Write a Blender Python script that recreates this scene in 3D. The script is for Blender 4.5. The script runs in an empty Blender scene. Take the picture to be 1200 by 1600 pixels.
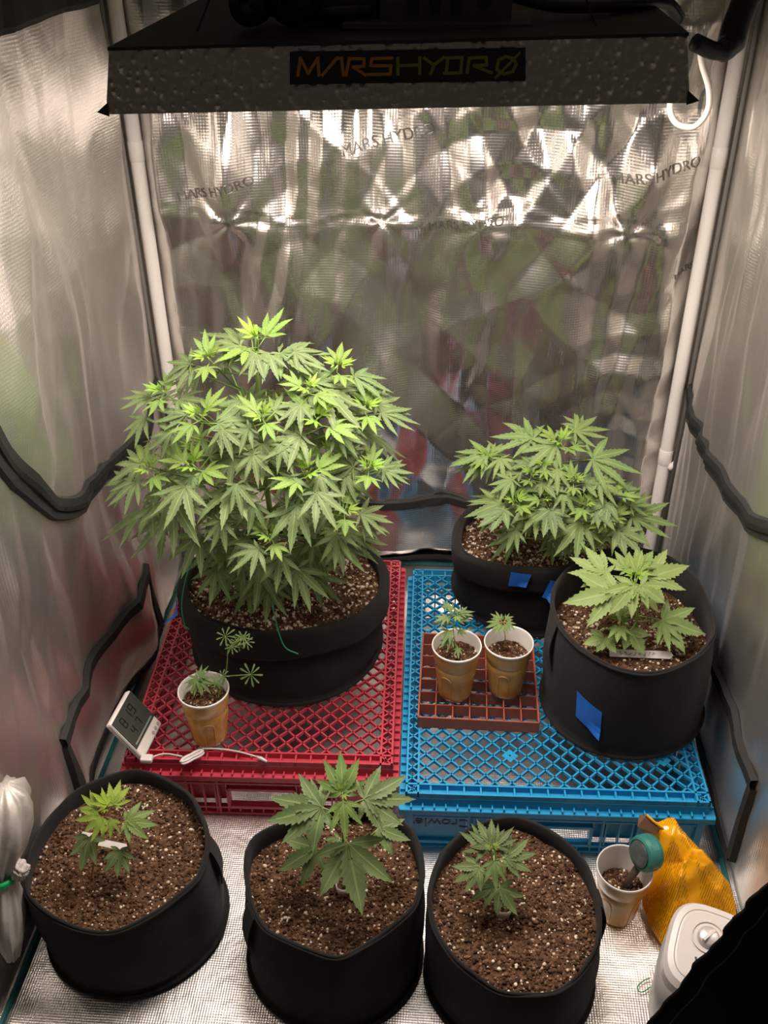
import bpy, bmesh, math, random
import numpy as np
from mathutils import Vector, Matrix

scene = bpy.context.scene
col = scene.collection
random.seed(7)

# ------------------------------------------------------------------ camera
F_PX, YAW, PITCH, ROLL = 1518.0, 0.0786, 0.5922, -0.0089
CAM = Vector((0.075, -1.4066, 1.5034))
_f = Vector((-math.sin(YAW) * math.cos(PITCH), math.cos(YAW) * math.cos(PITCH), -math.sin(PITCH)))
_r = Vector((math.cos(YAW), math.sin(YAW), 0.0))
_u = _r.cross(_f)
RIGHT = math.cos(ROLL) * _r + math.sin(ROLL) * _u
UP = -math.sin(ROLL) * _r + math.cos(ROLL) * _u
FWD = _f
cam_d = bpy.data.cameras.new('camera')
cam = bpy.data.objects.new('camera', cam_d)
col.objects.link(cam)
cam_d.sensor_fit = 'VERTICAL'
cam_d.sensor_height = 24.0
cam_d.lens = F_PX / 1600.0 * 24.0
cam_d.clip_start = 0.02
M = Matrix.Identity(4)
for i in range(3):
    M[i][0] = RIGHT[i]; M[i][1] = UP[i]; M[i][2] = -FWD[i]; M[i][3] = CAM[i]
cam.matrix_world = M
scene.camera = cam

# ------------------------------------------------------------------ world, exposure
world = bpy.data.worlds.new('room_world'); scene.world = world
world.use_nodes = True
bg = world.node_tree.nodes['Background']
bg.inputs[0].default_value = (1.0, 0.86, 0.74, 1)
bg.inputs[1].default_value = 0.042
scene.view_settings.view_transform = 'Standard'
scene.view_settings.look = 'None'
scene.view_settings.exposure = 0.0
scene.view_settings.gamma = 1.0
scene.view_settings.use_curve_mapping = False
LED_STRENGTH = 27.0
LED_COLOR = (1.0, 0.885, 0.79)


def ray(px, py):
    return FWD + RIGHT * ((px - 600.0) / F_PX) + UP * ((800.0 - py) / F_PX)
def onz(px, py, z):
    d = ray(px, py); return CAM + d * ((z - CAM.z) / d.z)
def ony(px, py, y):
    d = ray(px, py); return CAM + d * ((y - CAM.y) / d.y)
def onx(px, py, x):
    d = ray(px, py); return CAM + d * ((x - CAM.x) / d.x)
def onplane(px, py, p, n):
    d = ray(px, py); return CAM + d * ((p - CAM).dot(n) / d.dot(n))
def onellipsoid(px, py, c, a):
    d = ray(px, py)
    o = Vector([(CAM[i] - c[i]) / a[i] for i in range(3)])
    e = Vector([d[i] / a[i] for i in range(3)])
    A = e.dot(e); B = o.dot(e); Cc = o.dot(o) - 1.0
    D = B * B - A * Cc
    t = (-B - math.sqrt(D)) / A if D > 0 else -B / A
    return CAM + d * t

# ------------------------------------------------------------------ noise
def _hash(ix, iy, seed):
    h = (ix.astype(np.int64) * 374761393 + iy.astype(np.int64) * 668265263 + seed * 974634777) & 0xFFFFFFFF
    h = ((h ^ (h >> 13)) * 1274126177) & 0xFFFFFFFF
    return ((h ^ (h >> 16)) & 0xFFFF) / 65535.0
def pn(x, y, seed=0):
    x = np.asarray(x, float); y = np.asarray(y, float)
    ix = np.floor(x); iy = np.floor(y); fx = x - ix; fy = y - iy
    def g(ox, oy):
        a = _hash(ix + ox, iy + oy, seed) * 2 * np.pi
        return np.cos(a) * (fx - ox) + np.sin(a) * (fy - oy)
    sx = fx * fx * fx * (fx * (fx * 6 - 15) + 10); sy = fy * fy * fy * (fy * (fy * 6 - 15) + 10)
    a = g(0, 0) * (1 - sx) + g(1, 0) * sx
    b = g(0, 1) * (1 - sx) + g(1, 1) * sx
    return (a * (1 - sy) + b * sy) * 1.5
def ridge(x, y, seed):
    return np.clip(1 - 2.2 * np.abs(pn(x, y, seed)), 0, 1) ** 2

# ------------------------------------------------------------------ object helpers
def tag(o, label=None, cat=None, group=None, kind=None):
    if label: o['label'] = label
    if cat: o['category'] = cat
    if group: o['group'] = group
    if kind: o['kind'] = kind
    return o
def thing(name, loc, label, cat, group=None):
    o = bpy.data.objects.new(name, None); col.objects.link(o)
    o.empty_display_size = 0.03
    o.location = loc
    return tag(o, label, cat, group)
def link(name, mesh, mat, parent=None, smooth=False):
    """mesh given in WORLD coordinates; when parented to an empty (translation only) it is shifted"""
    if mat is not None and len(mesh.materials) == 0:
        for m_ in (mat if isinstance(mat, (list, tuple)) else [mat]): mesh.materials.append(m_)
    o = bpy.data.objects.new(name, mesh); col.objects.link(o)
    if smooth:
        mesh.polygons.foreach_set('use_smooth', [True] * len(mesh.polygons))
    if parent is not None:
        o.parent = parent
        off = Vector((0, 0, 0)); p = parent
        while p is not None:
            off += p.location; p = p.parent
        o.location = -off
    return o
def mesh_of(bm, name='mesh'):
    me = bpy.data.meshes.new(name)
    bmesh.ops.recalc_face_normals(bm, faces=bm.faces)
    bm.to_mesh(me); bm.free()
    return me
def pyd(verts, faces, name='mesh'):
    me = bpy.data.meshes.new(name)
    me.from_pydata([tuple(v) for v in verts], [], faces); me.update()
    return me
def bx(bm, c, s, R=None, bev=0.0):
    """box with centre c and full size s, optional 3x3 rotation"""
    vs = []
    for i in (-1, 1):
        for j in (-1, 1):
            for k in (-1, 1):
                v = Vector((i * s[0] / 2, j * s[1] / 2, k * s[2] / 2))
                if R is not None: v = R @ v
                vs.append(bm.verts.new(Vector(c) + v))
    fs = [(0, 1, 3, 2), (4, 6, 7, 5), (0, 4, 5, 1), (2, 3, 7, 6), (0, 2, 6, 4), (1, 5, 7, 3)]
    nf = [bm.faces.new([vs[i] for i in f]) for f in fs]
    if bev > 0:
        es = list({e for f in nf for e in f.edges})
        bmesh.ops.bevel(bm, geom=es, offset=bev, segments=2, affect='EDGES', profile=0.5)
def bar(bm, a, b, w, h):
    """bar of width w (horizontal) and height h along a->b"""
    a = Vector(a); b = Vector(b); d = (b - a)
    L = d.length; d = d / L
    side = Vector((0, 0, 1)).cross(d)
    if side.length < 1e-4: side = Vector((1, 0, 0))
    side.normalize(); up = d.cross(side)
    R = Matrix((d, side, up)).transposed()
    bx(bm, (a + b) / 2, (L, w, h), R)
def tube(bm, pts, r0, r1=None, seg=6, cap=True):
    if r1 is None: r1 = r0
    pts = [Vector(p) for p in pts]; n = len(pts); rings = []
    ref = None
    for i, p in enumerate(pts):
        t = (pts[min(i + 1, n - 1)] - pts[max(i - 1, 0)])
        if t.length < 1e-9: t = Vector((0, 0, 1))
        t.normalize()
        if ref is None:
            ref = t.cross(Vector((0, 0, 1)))
            if ref.length < 1e-3: ref = t.cross(Vector((1, 0, 0)))
        ref = (ref - t * ref.dot(t)); ref.normalize()
        bi = t.cross(ref); k = i / max(1, n - 1)
        r = r0[i] if isinstance(r0, (list, tuple)) else r0 + (r1 - r0) * k
        rings.append([bm.verts.new(p + (ref * math.cos(2 * math.pi * j / seg) + bi * math.sin(2 * math.pi * j / seg)) * r) for j in range(seg)])
    for i in range(n - 1):
        for j in range(seg):
            bm.faces.new([rings[i][j], rings[i][(j + 1) % seg], rings[i + 1][(j + 1) % seg], rings[i + 1][j]])
    if cap:
        bm.faces.new(rings[0][::-1]); bm.faces.new(rings[-1])
def spline(pts, n=24):
    """Catmull-Rom through pts"""
    pts = [Vector(p) for p in pts]
    P = [pts[0] * 2 - pts[1]] + pts + [pts[-1] * 2 - pts[-2]]
    out = []; m = len(pts) - 1
    for k in range(n + 1):
        u = k / n * m; i = min(int(u), m - 1); t = u - i
        p0, p1, p2, p3 = P[i], P[i + 1], P[i + 2], P[i + 3]
        out.append(0.5 * ((2 * p1) + (p2 - p0) * t + (2 * p0 - 5 * p1 + 4 * p2 - p3) * t * t + (3 * p1 - p0 - 3 * p2 + p3) * t ** 3))
    return out
def lathe(bm, prof, c, axis=Vector((0, 0, 1)), seg=40, close=False):
    """prof list of (radius, height) around axis from c"""
    axis = Vector(axis).normalized()
    e1 = axis.cross(Vector((0, 1, 0)))
    if e1.length < 1e-3: e1 = axis.cross(Vector((1, 0, 0)))
    e1.normalize(); e2 = axis.cross(e1)
    rings = []
    for r, h in prof:
        if r < 1e-6:
            rings.append([bm.verts.new(Vector(c) + axis * h)])
        else:
            rings.append([bm.verts.new(Vector(c) + axis * h + (e1 * math.cos(2 * math.pi * j / seg) + e2 * math.sin(2 * math.pi * j / seg)) * r) for j in range(seg)])
    for a, b in zip(rings, rings[1:]):
        for j in range(seg):
            k = (j + 1) % seg
            if len(a) == 1 and len(b) == 1: continue
            if len(a) == 1: bm.faces.new([a[0], b[j], b[k]])
            elif len(b) == 1: bm.faces.new([a[j], a[k], b[0]])
            else: bm.faces.new([a[j], a[k], b[k], b[j]])

# ------------------------------------------------------------------ materials
def newmat(name):
    m = bpy.data.materials.new(name); m.use_nodes = True
    nt = m.node_tree
    return m, nt, nt.nodes['Principled BSDF']
def N(nt, t, **kw):
    n = nt.nodes.new(t)
    for k, v in kw.items(): setattr(n, k, v)
    return n
def math_n(nt, op, a, b=None):
    n = N(nt, 'ShaderNodeMath', operation=op)
    for i, v in enumerate((a, b)):
        if v is None: continue
        if isinstance(v, (int, float)): n.inputs[i].default_value = v
        else: nt.links.new(v, n.inputs[i])
    return n.outputs[0]
def simple(name, c, rough=0.5, metal=0.0, noise=0.0, nscale=40, bump=0.0, bscale=200, spec=0.5, sheen=0.0, trans=0.0):
    m, nt, b = newmat(name)
    b.inputs['Base Color'].default_value = (*c, 1)
    b.inputs['Roughness'].default_value = rough
    b.inputs['Metallic'].default_value = metal
    b.inputs['Specular IOR Level'].default_value = spec
    if sheen: b.inputs['Sheen Weight'].default_value = sheen; b.inputs['Sheen Roughness'].default_value = 0.6
    if trans: b.inputs['Transmission Weight'].default_value = trans
    tc = N(nt, 'ShaderNodeTexCoord')
    if noise > 0:
        t = N(nt, 'ShaderNodeTexNoise'); t.inputs['Scale'].default_value = nscale; t.inputs['Detail'].default_value = 6
        nt.links.new(tc.outputs['Object'], t.inputs['Vector'])
        mx = N(nt, 'ShaderNodeMix', data_type='RGBA')
        nt.links.new(t.outputs['Fac'], mx.inputs[0])
        mx.inputs[6].default_value = (*[v * (1 - noise) for v in c], 1)
        mx.inputs[7].default_value = (*[min(1, v * (1 + noise)) for v in c], 1)
        nt.links.new(mx.outputs[2], b.inputs['Base Color'])
    if bump > 0:
        t = N(nt, 'ShaderNodeTexNoise'); t.inputs['Scale'].default_value = bscale; t.inputs['Detail'].default_value = 4
        nt.links.new(tc.outputs['Object'], t.inputs['Vector'])
        bp = N(nt, 'ShaderNodeBump'); bp.inputs['Strength'].default_value = bump; bp.inputs['Distance'].default_value = 0.002
        nt.links.new(t.outputs['Fac'], bp.inputs['Height']); nt.links.new(bp.outputs[0], b.inputs['Normal'])
    return m

def foil_mat(name, axes, pitch, rough, grid=0.00010, wr=0.0012, base=(0.80, 0.765, 0.73), metal=0.95):
    m, nt, b = newmat(name)
    b.inputs['Metallic'].default_value = metal
    b.inputs['Base Color'].default_value = (*base, 1)
    tc = N(nt, 'ShaderNodeTexCoord'); sp = N(nt, 'ShaderNodeSeparateXYZ')
    nt.links.new(tc.outputs['Object'], sp.inputs[0])
    k = 2 * math.pi / pitch
    s1 = math_n(nt, 'SINE', math_n(nt, 'MULTIPLY', sp.outputs[axes[0]], k))
    s2 = math_n(nt, 'SINE', math_n(nt, 'MULTIPLY', sp.outputs[axes[1]], k))
    g = math_n(nt, 'MULTIPLY', math_n(nt, 'ADD', s1, s2), 0.5)
    bp1 = N(nt, 'ShaderNodeBump'); bp1.inputs['Strength'].default_value = 1.0; bp1.inputs['Distance'].default_value = grid
    nt.links.new(g, bp1.inputs['Height'])
    mp = N(nt, 'ShaderNodeMapping')
    sc = [1.0, 1.0, 1.0]; sc[2] = 0.45
    mp.inputs['Scale'].default_value = sc
    nt.links.new(tc.outputs['Object'], mp.inputs['Vector'])
    no = N(nt, 'ShaderNodeTexNoise'); no.inputs['Scale'].default_value = 22; no.inputs['Detail'].default_value = 3; no.inputs['Roughness'].default_value = 0.5; no.inputs['Distortion'].default_value = 0.3
    nt.links.new(mp.outputs[0], no.inputs['Vector'])
    bp2 = N(nt, 'ShaderNodeBump'); bp2.inputs['Strength'].default_value = 1.0; bp2.inputs['Distance'].default_value = wr
    nt.links.new(no.outputs['Fac'], bp2.inputs['Height']); nt.links.new(bp1.outputs[0], bp2.inputs['Normal'])
    nt.links.new(bp2.outputs[0], b.inputs['Normal'])
    n2 = N(nt, 'ShaderNodeTexNoise'); n2.inputs['Scale'].default_value = 6; n2.inputs['Detail'].default_value = 3
    nt.links.new(mp.outputs[0], n2.inputs['Vector'])
    mr = N(nt, 'ShaderNodeMapRange'); mr.inputs[3].default_value = rough - 0.06; mr.inputs[4].default_value = rough + 0.1
    nt.links.new(n2.outputs['Fac'], mr.inputs[0]); nt.links.new(mr.outputs[0], b.inputs['Roughness'])
    return m

FOIL_B = foil_mat('foil_back', ('X', 'Z'), 0.0055, 0.25)
FOIL_S = foil_mat('foil_side', ('Y', 'Z'), 0.0055, 0.38)
FOIL_F = foil_mat('foil_floor', ('X', 'Y'), 0.0042, 0.42, grid=0.00018, wr=0.003, base=(0.86, 0.82, 0.80))
WEB = simple('black_webbing', (0.018, 0.017, 0.016), 0.75, bump=0.4, bscale=600)
TEAL = simple('teal_piping', (0.01, 0.12, 0.12), 0.5)
POLE_W = simple('white_pole', (0.90, 0.85, 0.82), 0.4, noise=0.05, nscale=8)
FABRIC = simple('black_felt', (0.016, 0.0148, 0.014), 0.92, noise=0.35, nscale=90, bump=0.5, bscale=900, spec=0.2, sheen=0.05)
DARKTENT = simple('black_tent_fabric', (0.006, 0.006, 0.006), 0.85, bump=0.3, bscale=300, spec=0.15)
RED = simple('red_plastic', (0.50, 0.045, 0.075), 0.42, noise=0.12, nscale=25)
BLUE = simple('blue_plastic', (0.015, 0.30, 0.58), 0.40, noise=0.12, nscale=25)
RUST = simple('rust_plastic', (0.36, 0.085, 0.045), 0.5, noise=0.15, nscale=30)
CUPW = simple('cup_white', (0.82, 0.77, 0.74), 0.35)
PAPER = simple('label_white', (0.78, 0.72, 0.70), 0.6)
PLASTICW = simple('white_plastic', (0.66, 0.61, 0.59), 0.35)
PLASTICG = simple('grey_plastic', (0.42, 0.40, 0.39), 0.4, bump=0.2, bscale=500)
TAPE = simple('blue_tape', (0.02, 0.17, 0.72), 0.6, noise=0.1, nscale=60, bump=0.2, bscale=400)
GREENW = simple('green_wire', (0.03, 0.33, 0.14), 0.45)
GREENT = simple('green_tie', (0.02, 0.55, 0.16), 0.45)
BLACKP = simple('black_plastic', (0.012, 0.012, 0.012), 0.45)
HOODTOP = simple('hood_top_metal', (0.03, 0.028, 0.026), 0.5, metal=0.3)
STEM = simple('stem_green', (0.22, 0.34, 0.08), 0.55, noise=0.2, nscale=60)
STEMB = simple('stem_brown', (0.36, 0.22, 0.08), 0.6, noise=0.2, nscale=60)
LCD = simple('lcd_screen', (0.055, 0.062, 0.055), 0.25)
LCDD = simple('lcd_digit', (0.008, 0.01, 0.008), 0.4)
INK = simple('printed_ink', (0.03, 0.03, 0.03), 0.6)
INKG = simple('grey_foil_print', (0.26, 0.245, 0.23), 0.4, metal=0.85)
TEALP = simple('teal_plastic', (0.035, 0.20, 0.17), 0.38)
DARKWOOD = simple('brown_film', (0.11, 0.045, 0.025), 0.45)
SILV = simple('silver_cloth', (0.52, 0.48, 0.45), 0.5, metal=0.4, bump=0.8, bscale=45)

def hammered():
    m, nt, b = newmat('hammered_aluminium')
    b.inputs['Metallic'].default_value = 0.8; b.inputs['Roughness'].default_value = 0.34
    b.inputs['Base Color'].default_value = (0.52, 0.47, 0.42, 1)
    tc = N(nt, 'ShaderNodeTexCoord'); v = N(nt, 'ShaderNodeTexVoronoi', feature='SMOOTH_F1'); v.inputs['Scale'].default_value = 125; v.inputs['Smoothness'].default_value = 0.6
    nt.links.new(tc.outputs['Object'], v.inputs['Vector'])
    bp = N(nt, 'ShaderNodeBump'); bp.inputs['Strength'].default_value = 1.0; bp.inputs['Distance'].default_value = 0.0055; bp.invert = True
    nt.links.new(v.outputs['Distance'], bp.inputs['Height']); nt.links.new(bp.outputs[0], b.inputs['Normal'])
    return m
HAMMER = hammered()

def cup_gold():
    m, nt, b = newmat('cup_gold_translucent')
    b.inputs['Base Color'].default_value = (0.48, 0.22, 0.035, 1)
    b.inputs['Roughness'].default_value = 0.30
    tc = N(nt, 'ShaderNodeTexCoord'); t = N(nt, 'ShaderNodeTexNoise'); t.inputs['Scale'].default_value = 30; t.inputs['Detail'].default_value = 5
    nt.links.new(tc.outputs['Object'], t.inputs['Vector'])
    cr = N(nt, 'ShaderNodeValToRGB'); cr.color_ramp.elements[0].position = 0.35; cr.color_ramp.elements[1].position = 0.7
    cr.color_ramp.elements[0].color = (0.60, 0.28, 0.045, 1); cr.color_ramp.elements[1].color = (0.80, 0.47, 0.14, 1)
    nt.links.new(t.outputs['Fac'], cr.inputs[0]); nt.links.new(cr.outputs[0], b.inputs['Base Color'])
    return m
CUPG = cup_gold()

def soil_mat():
    m, nt, b = newmat('potting_soil')
    b.inputs['Roughness'].default_value = 0.95; b.inputs['Specular IOR Level'].default_value = 0.15
    tc = N(nt, 'ShaderNodeTexCoord'); t = N(nt, 'ShaderNodeTexNoise'); t.inputs['Scale'].default_value = 130; t.inputs['Detail'].default_value = 8
    nt.links.new(tc.outputs['Object'], t.inputs['Vector'])
    cr = N(nt, 'ShaderNodeValToRGB'); cr.color_ramp.elements[0].position = 0.3; cr.color_ramp.elements[1].position = 0.75
    cr.color_ramp.elements[0].color = (0.035, 0.018, 0.010, 1); cr.color_ramp.elements[1].color = (0.20, 0.105, 0.060, 1)
    nt.links.new(t.outputs['Fac'], cr.inputs[0]); nt.links.new(cr.outputs[0], b.inputs['Base Color'])
    bp = N(nt, 'ShaderNodeBump'); bp.inputs['Strength'].default_value = 1.0; bp.inputs['Distance'].default_value = 0.006
    nt.links.new(t.outputs['Fac'], bp.inputs['Height']); nt.links.new(bp.outputs[0], b.inputs['Normal'])
    return m
SOIL = soil_mat()
def island_mat(name, c0, c1, c2):
    m, nt, b = newmat(name); b.inputs['Roughness'].default_value = 0.95; b.inputs['Specular IOR Level'].default_value = 0.12
    g = N(nt, 'ShaderNodeNewGeometry'); cr = N(nt, 'ShaderNodeValToRGB')
    cr.color_ramp.elements[0].color = (*c0, 1); cr.color_ramp.elements[1].color = (*c2, 1)
    e = cr.color_ramp.elements.new(0.6); e.color = (*c1, 1)
    nt.links.new(g.outputs['Random Per Island'], cr.inputs[0]); nt.links.new(cr.outputs[0], b.inputs['Base Color'])
    return m
CRUMB = island_mat('soil_crumb', (0.035, 0.018, 0.011), (0.11, 0.056, 0.033), (0.26, 0.145, 0.085))
PERL = island_mat('perlite', (0.50, 0.36, 0.24), (0.72, 0.58, 0.44), (0.88, 0.78, 0.66))

def leaf_mat():
    m, nt, b = newmat('leaf_green')
    oi = N(nt, 'ShaderNodeObjectInfo'); uv = N(nt, 'ShaderNodeUVMap')
    sp = N(nt, 'ShaderNodeSeparateXYZ'); nt.links.new(uv.outputs[0], sp.inputs[0])
    au = math_n(nt, 'ABSOLUTE', math_n(nt, 'SUBTRACT', sp.outputs[0], 0.5))         # 0 at midrib .. 0.5 edge
    mid = N(nt, 'ShaderNodeMapRange'); mid.inputs[1].default_value = 0.03; mid.inputs[2].default_value = 0.075; mid.inputs[3].default_value = 0.55; mid.inputs[4].default_value = 0.0
    nt.links.new(au, mid.inputs[0])
    # oblique side veins
    ph = math_n(nt, 'SUBTRACT', math_n(nt, 'MULTIPLY', sp.outputs[1], 62.0), math_n(nt, 'MULTIPLY', au, 24.0))
    sv = N(nt, 'ShaderNodeMapRange'); sv.inputs[1].default_value = 0.86; sv.inputs[2].default_value = 1.0; sv.inputs[3].default_value = 0.0; sv.inputs[4].default_value = 0.22
    nt.links.new(math_n(nt, 'SINE', ph), sv.inputs[0])
    vein = math_n(nt, 'MAXIMUM', mid.outputs[0], sv.outputs[0])
    no = N(nt, 'ShaderNodeTexNoise'); no.inputs['Scale'].default_value = 5
    tc = N(nt, 'ShaderNodeTexCoord'); nt.links.new(tc.outputs['Object'], no.inputs['Vector'])
    hs = N(nt, 'ShaderNodeHueSaturation')
    vr = N(nt, 'ShaderNodeMapRange'); vr.inputs[3].default_value = 0.8; vr.inputs[4].default_value = 1.2
    nt.links.new(no.outputs['Fac'], vr.inputs[0]); nt.links.new(vr.outputs[0], hs.inputs['Value'])
    nt.links.new(oi.outputs['Color'], hs.inputs['Color'])
    mx = N(nt, 'ShaderNodeMix', data_type='RGBA'); nt.links.new(vein, mx.inputs[0])
    nt.links.new(hs.outputs[0], mx.inputs[6]); mx.inputs[7].default_value = (0.42, 0.55, 0.20, 1)
    # leaf base is younger and yellower than its tip
    nt.links.new(mx.outputs[2], b.inputs['Base Color'])
    b.inputs['Roughness'].default_value = 0.55; b.inputs['Specular IOR Level'].default_value = 0.35
    tr = N(nt, 'ShaderNodeBsdfTranslucent'); nt.links.new(mx.outputs[2], tr.inputs[0])
    ms = N(nt, 'ShaderNodeMixShader'); ms.inputs[0].default_value = 0.28
    out = nt.nodes['Material Output']
    nt.links.new(b.outputs[0], ms.inputs[1]); nt.links.new(tr.outputs[0], ms.inputs[2]); nt.links.new(ms.outputs[0], out.inputs[0])
    bp = N(nt, 'ShaderNodeBump'); bp.inputs['Strength'].default_value = 0.5; bp.inputs['Distance'].default_value = 0.001; bp.invert = True
    nt.links.new(vein, bp.inputs['Height']); nt.links.new(bp.outputs[0], b.inputs['Normal'])
    return m
LEAF = leaf_mat()

def bag_mat():
    m, nt, b = newmat('yellow_bag_print')
    uv = N(nt, 'ShaderNodeUVMap'); sp = N(nt, 'ShaderNodeSeparateXYZ'); nt.links.new(uv.outputs[0], sp.inputs[0])
    # rows of small print: thin lines broken into words
    row = math_n(nt, 'FRACT', math_n(nt, 'MULTIPLY', sp.outputs[0], 52.0))
    rowi = math_n(nt, 'FLOOR', math_n(nt, 'MULTIPLY', sp.outputs[0], 52.0))
    line = math_n(nt, 'LESS_THAN', row, 0.36)
    cmb = N(nt, 'ShaderNodeCombineXYZ'); nt.links.new(math_n(nt, 'MULTIPLY', rowi, 7.31), cmb.inputs[0])
    nt.links.new(math_n(nt, 'MULTIPLY', sp.outputs[1], 38.0), cmb.inputs[1])
    no = N(nt, 'ShaderNodeTexNoise'); no.inputs['Scale'].default_value = 1.0; no.inputs['Detail'].default_value = 2; nt.links.new(cmb.outputs[0], no.inputs['Vector'])
    word = math_n(nt, 'GREATER_THAN', no.outputs['Fac'], 0.44)
    blk = N(nt, 'ShaderNodeTexNoise'); blk.inputs['Scale'].default_value = 3.2; nt.links.new(uv.outputs[0], blk.inputs['Vector'])
    blkm = math_n(nt, 'GREATER_THAN', blk.outputs['Fac'], 0.46)
    txt = math_n(nt, 'MULTIPLY', math_n(nt, 'MULTIPLY', line, word), blkm)
    mx = N(nt, 'ShaderNodeMix', data_type='RGBA'); nt.links.new(math_n(nt, 'MULTIPLY', txt, 0.6), mx.inputs[0])
    mx.inputs[6].default_value = (0.90, 0.40, 0.006, 1); mx.inputs[7].default_value = (0.12, 0.05, 0.01, 1)
    nt.links.new(mx.outputs[2], b.inputs['Base Color'])
    b.inputs['Roughness'].default_value = 0.16
    return m
BAG = bag_mat()

# ------------------------------------------------------------------ tent shell
Y0, Y1, X0, X1, ZT = -0.66, 0.60, -0.60, 0.60, 2.0

def back_disp(x, z):
    """inward displacement (m) of the back wall"""
    x = np.asarray(x, float); z = np.asarray(z, float)
    d = 0.010 * pn(x * 3.0, z * 1.6, 1) + 0.006 * pn(x * 8, z * 2.2, 2)
    side = np.clip(1 - np.abs(x / 0.6), 0, 1) ** 0.35
    d = d + (0.042 + 0.02 * pn(x * 3.3, x * 0, 17)) * side * np.where(z > 0.893, np.exp(-np.clip(z - 0.893, 0, 9) / 0.30), np.exp(-(np.clip(0.893 - z, 0, 9) / 0.55) ** 2))
    zc = 0.893 + 0.012 * np.sin(x * 8.0) + 0.022 * pn(x * 6, x * 0, 7)
    up = np.exp(-np.clip(z - zc, 0, 9) / 0.05); dn = np.exp(-np.clip(zc - z, 0, 9) / 0.09)
    d = d + np.where(z > zc, -(0.009 + 0.012 * np.clip(x + 0.3, 0, 0.6)) * (1 - up), 0.0) * np.exp(-np.clip(z - zc, 0, 9) / 0.22)
    d = d + np.where(z <= zc, 0.010 * (dn - 1) * np.exp(-np.clip(zc - z, 0, 9) / 0.35), 0.0)
    # drapes hanging below the crease
    dr = np.exp(-np.clip(zc - z, 0, 9) / 0.28) * (z <= zc + 0.02)
    d = d + dr * 0.008 * pn(x * 16, z * 2.0, 3)
    # star shaped puckers on the crease
    for (cx, cz, a, s, ph) in ((-0.386, 0.892, 0.012, 0.11, 0.3), (0.407, 0.886, 0.012, 0.10, 1.1), (-0.077, 0.90, 0.009, 0.07, 2.0), (0.12, 0.895, 0.007, 0.06, 0.8)):
        r = np.hypot(x - cx, z - cz); t = np.arctan2(z - cz, x - cx)
        d = d + a * np.exp(-r / s) * (np.abs(np.sin(2.5 * t + ph + 0.8 * pn(t * 1.5, r * 6, 9))) - 0.5)
    d = d + folds(x, z * 0.6, 204, 0.125, 4, 15, 16)
    d = d + 0.0010 * pn(x * 30, z * 14, 6)
    return d
def folds(u, v, seed, amp, fmin, fmax, n=9):
    """sharp flat-faceted creases of crumpled foil"""
    r = random.Random(seed); d = 0
    for k in range(n):
        th = r.uniform(0, math.pi); f = r.uniform(fmin, fmax); ph = r.uniform(0, 1)
        w = (u * math.cos(th) + v * math.sin(th)) * f + ph + 0.9 * pn(u * f * 0.35, v * f * 0.25, seed + k)
        tri = np.abs((w % 1.0) * 2 - 1)
        mask = np.clip(pn(u * 2.6 + k * 3.1, v * 2.2, seed + 50 + k) * 2.2, 0, 1)
        d = d + amp / f * tri * mask
    return d
def left_disp(y, z):
    y = np.asarray(y, float); z = np.asarray(z, float)
    d = 0.016 * pn(y * 2.3, z * 1.1, 21) + 0.009 * pn(y * 6 + z * 1.5, z * 1.6, 22) + 0.003 * pn(y * 14 - z * 3, z * 4, 23)
    zc = 0.943 - 0.13 * y
    d = d + 0.035 * np.where(z > zc, np.exp(-np.clip(z - zc, 0, 9) / 0.25), np.exp(-(np.clip(zc - z, 0, 9) / 0.35) ** 2)) * np.clip(1 - np.abs((y + 0.03) / 0.63), 0, 1) ** 0.4
    d = d + folds(y, z * 0.5, 221, 0.06, 3, 10, 9)
    return d
def right_disp(y, z):
    y = np.asarray(y, float); z = np.asarray(z, float)
    d = 0.012 * pn(y * 2.6, z * 0.9, 31) + 0.008 * pn(y * 8, z * 1.1, 32) + 0.003 * pn(y * 18, z * 2.2, 33)
    d = d + folds(y, z * 0.3, 231, 0.06, 4, 14, 9)
    return d
def grid_mesh(u, v, fn):
    U, V = np.meshgrid(u, v)
    P = fn(U, V).reshape(-1, 3)
    nu, nv = len(u), len(v)
    idx = np.arange(nu * nv).reshape(nv, nu)
    q = np.stack([idx[:-1, :-1], idx[:-1, 1:], idx[1:, 1:], idx[1:, :-1]], -1).reshape(-1, 4)
    me = bpy.data.meshes.new('grid')
    me.vertices.add(len(P)); me.vertices.foreach_set('co', P.ravel())
    me.loops.add(q.size); me.loops.foreach_set('vertex_index', q.ravel())
    me.polygons.add(len(q)); me.polygons.foreach_set('loop_start', np.arange(len(q)) * 4); me.polygons.foreach_set('loop_total', np.full(len(q), 4))
    me.update(); me.validate()
    return me
edge = lambda t, a, b, w: np.clip(np.minimum(t - a, b - t) / w, 0, 1)
def f_back(X, Z):
    d = back_disp(X, Z) * edge(X, X0 + 0.025, X1 - 0.025, 0.05) * edge(Z, 0, ZT, 0.04); return np.stack([X, Y1 - d, Z], -1)
def f_left(Y, Z):
    d = left_disp(Y, Z) * edge(Y, Y0, Y1 - 0.03, 0.10) * edge(Z, 0, ZT, 0.05); return np.stack([X0 + d, Y, Z], -1)
def f_right(Y, Z):
    d = right_disp(Y, Z) * edge(Y, Y0, Y1 - 0.03, 0.10) * edge(Z, 0, ZT, 0.05); return np.stack([X1 - d, Y, Z], -1)
def lx(y, z): return float(f_left(np.array(y), np.array(z))[..., 0])
def rx(y, z): return float(f_right(np.array(y), np.array(z))[..., 0])
def by(x, z): return float(f_back(np.array(x), np.array(z))[..., 1])

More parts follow.
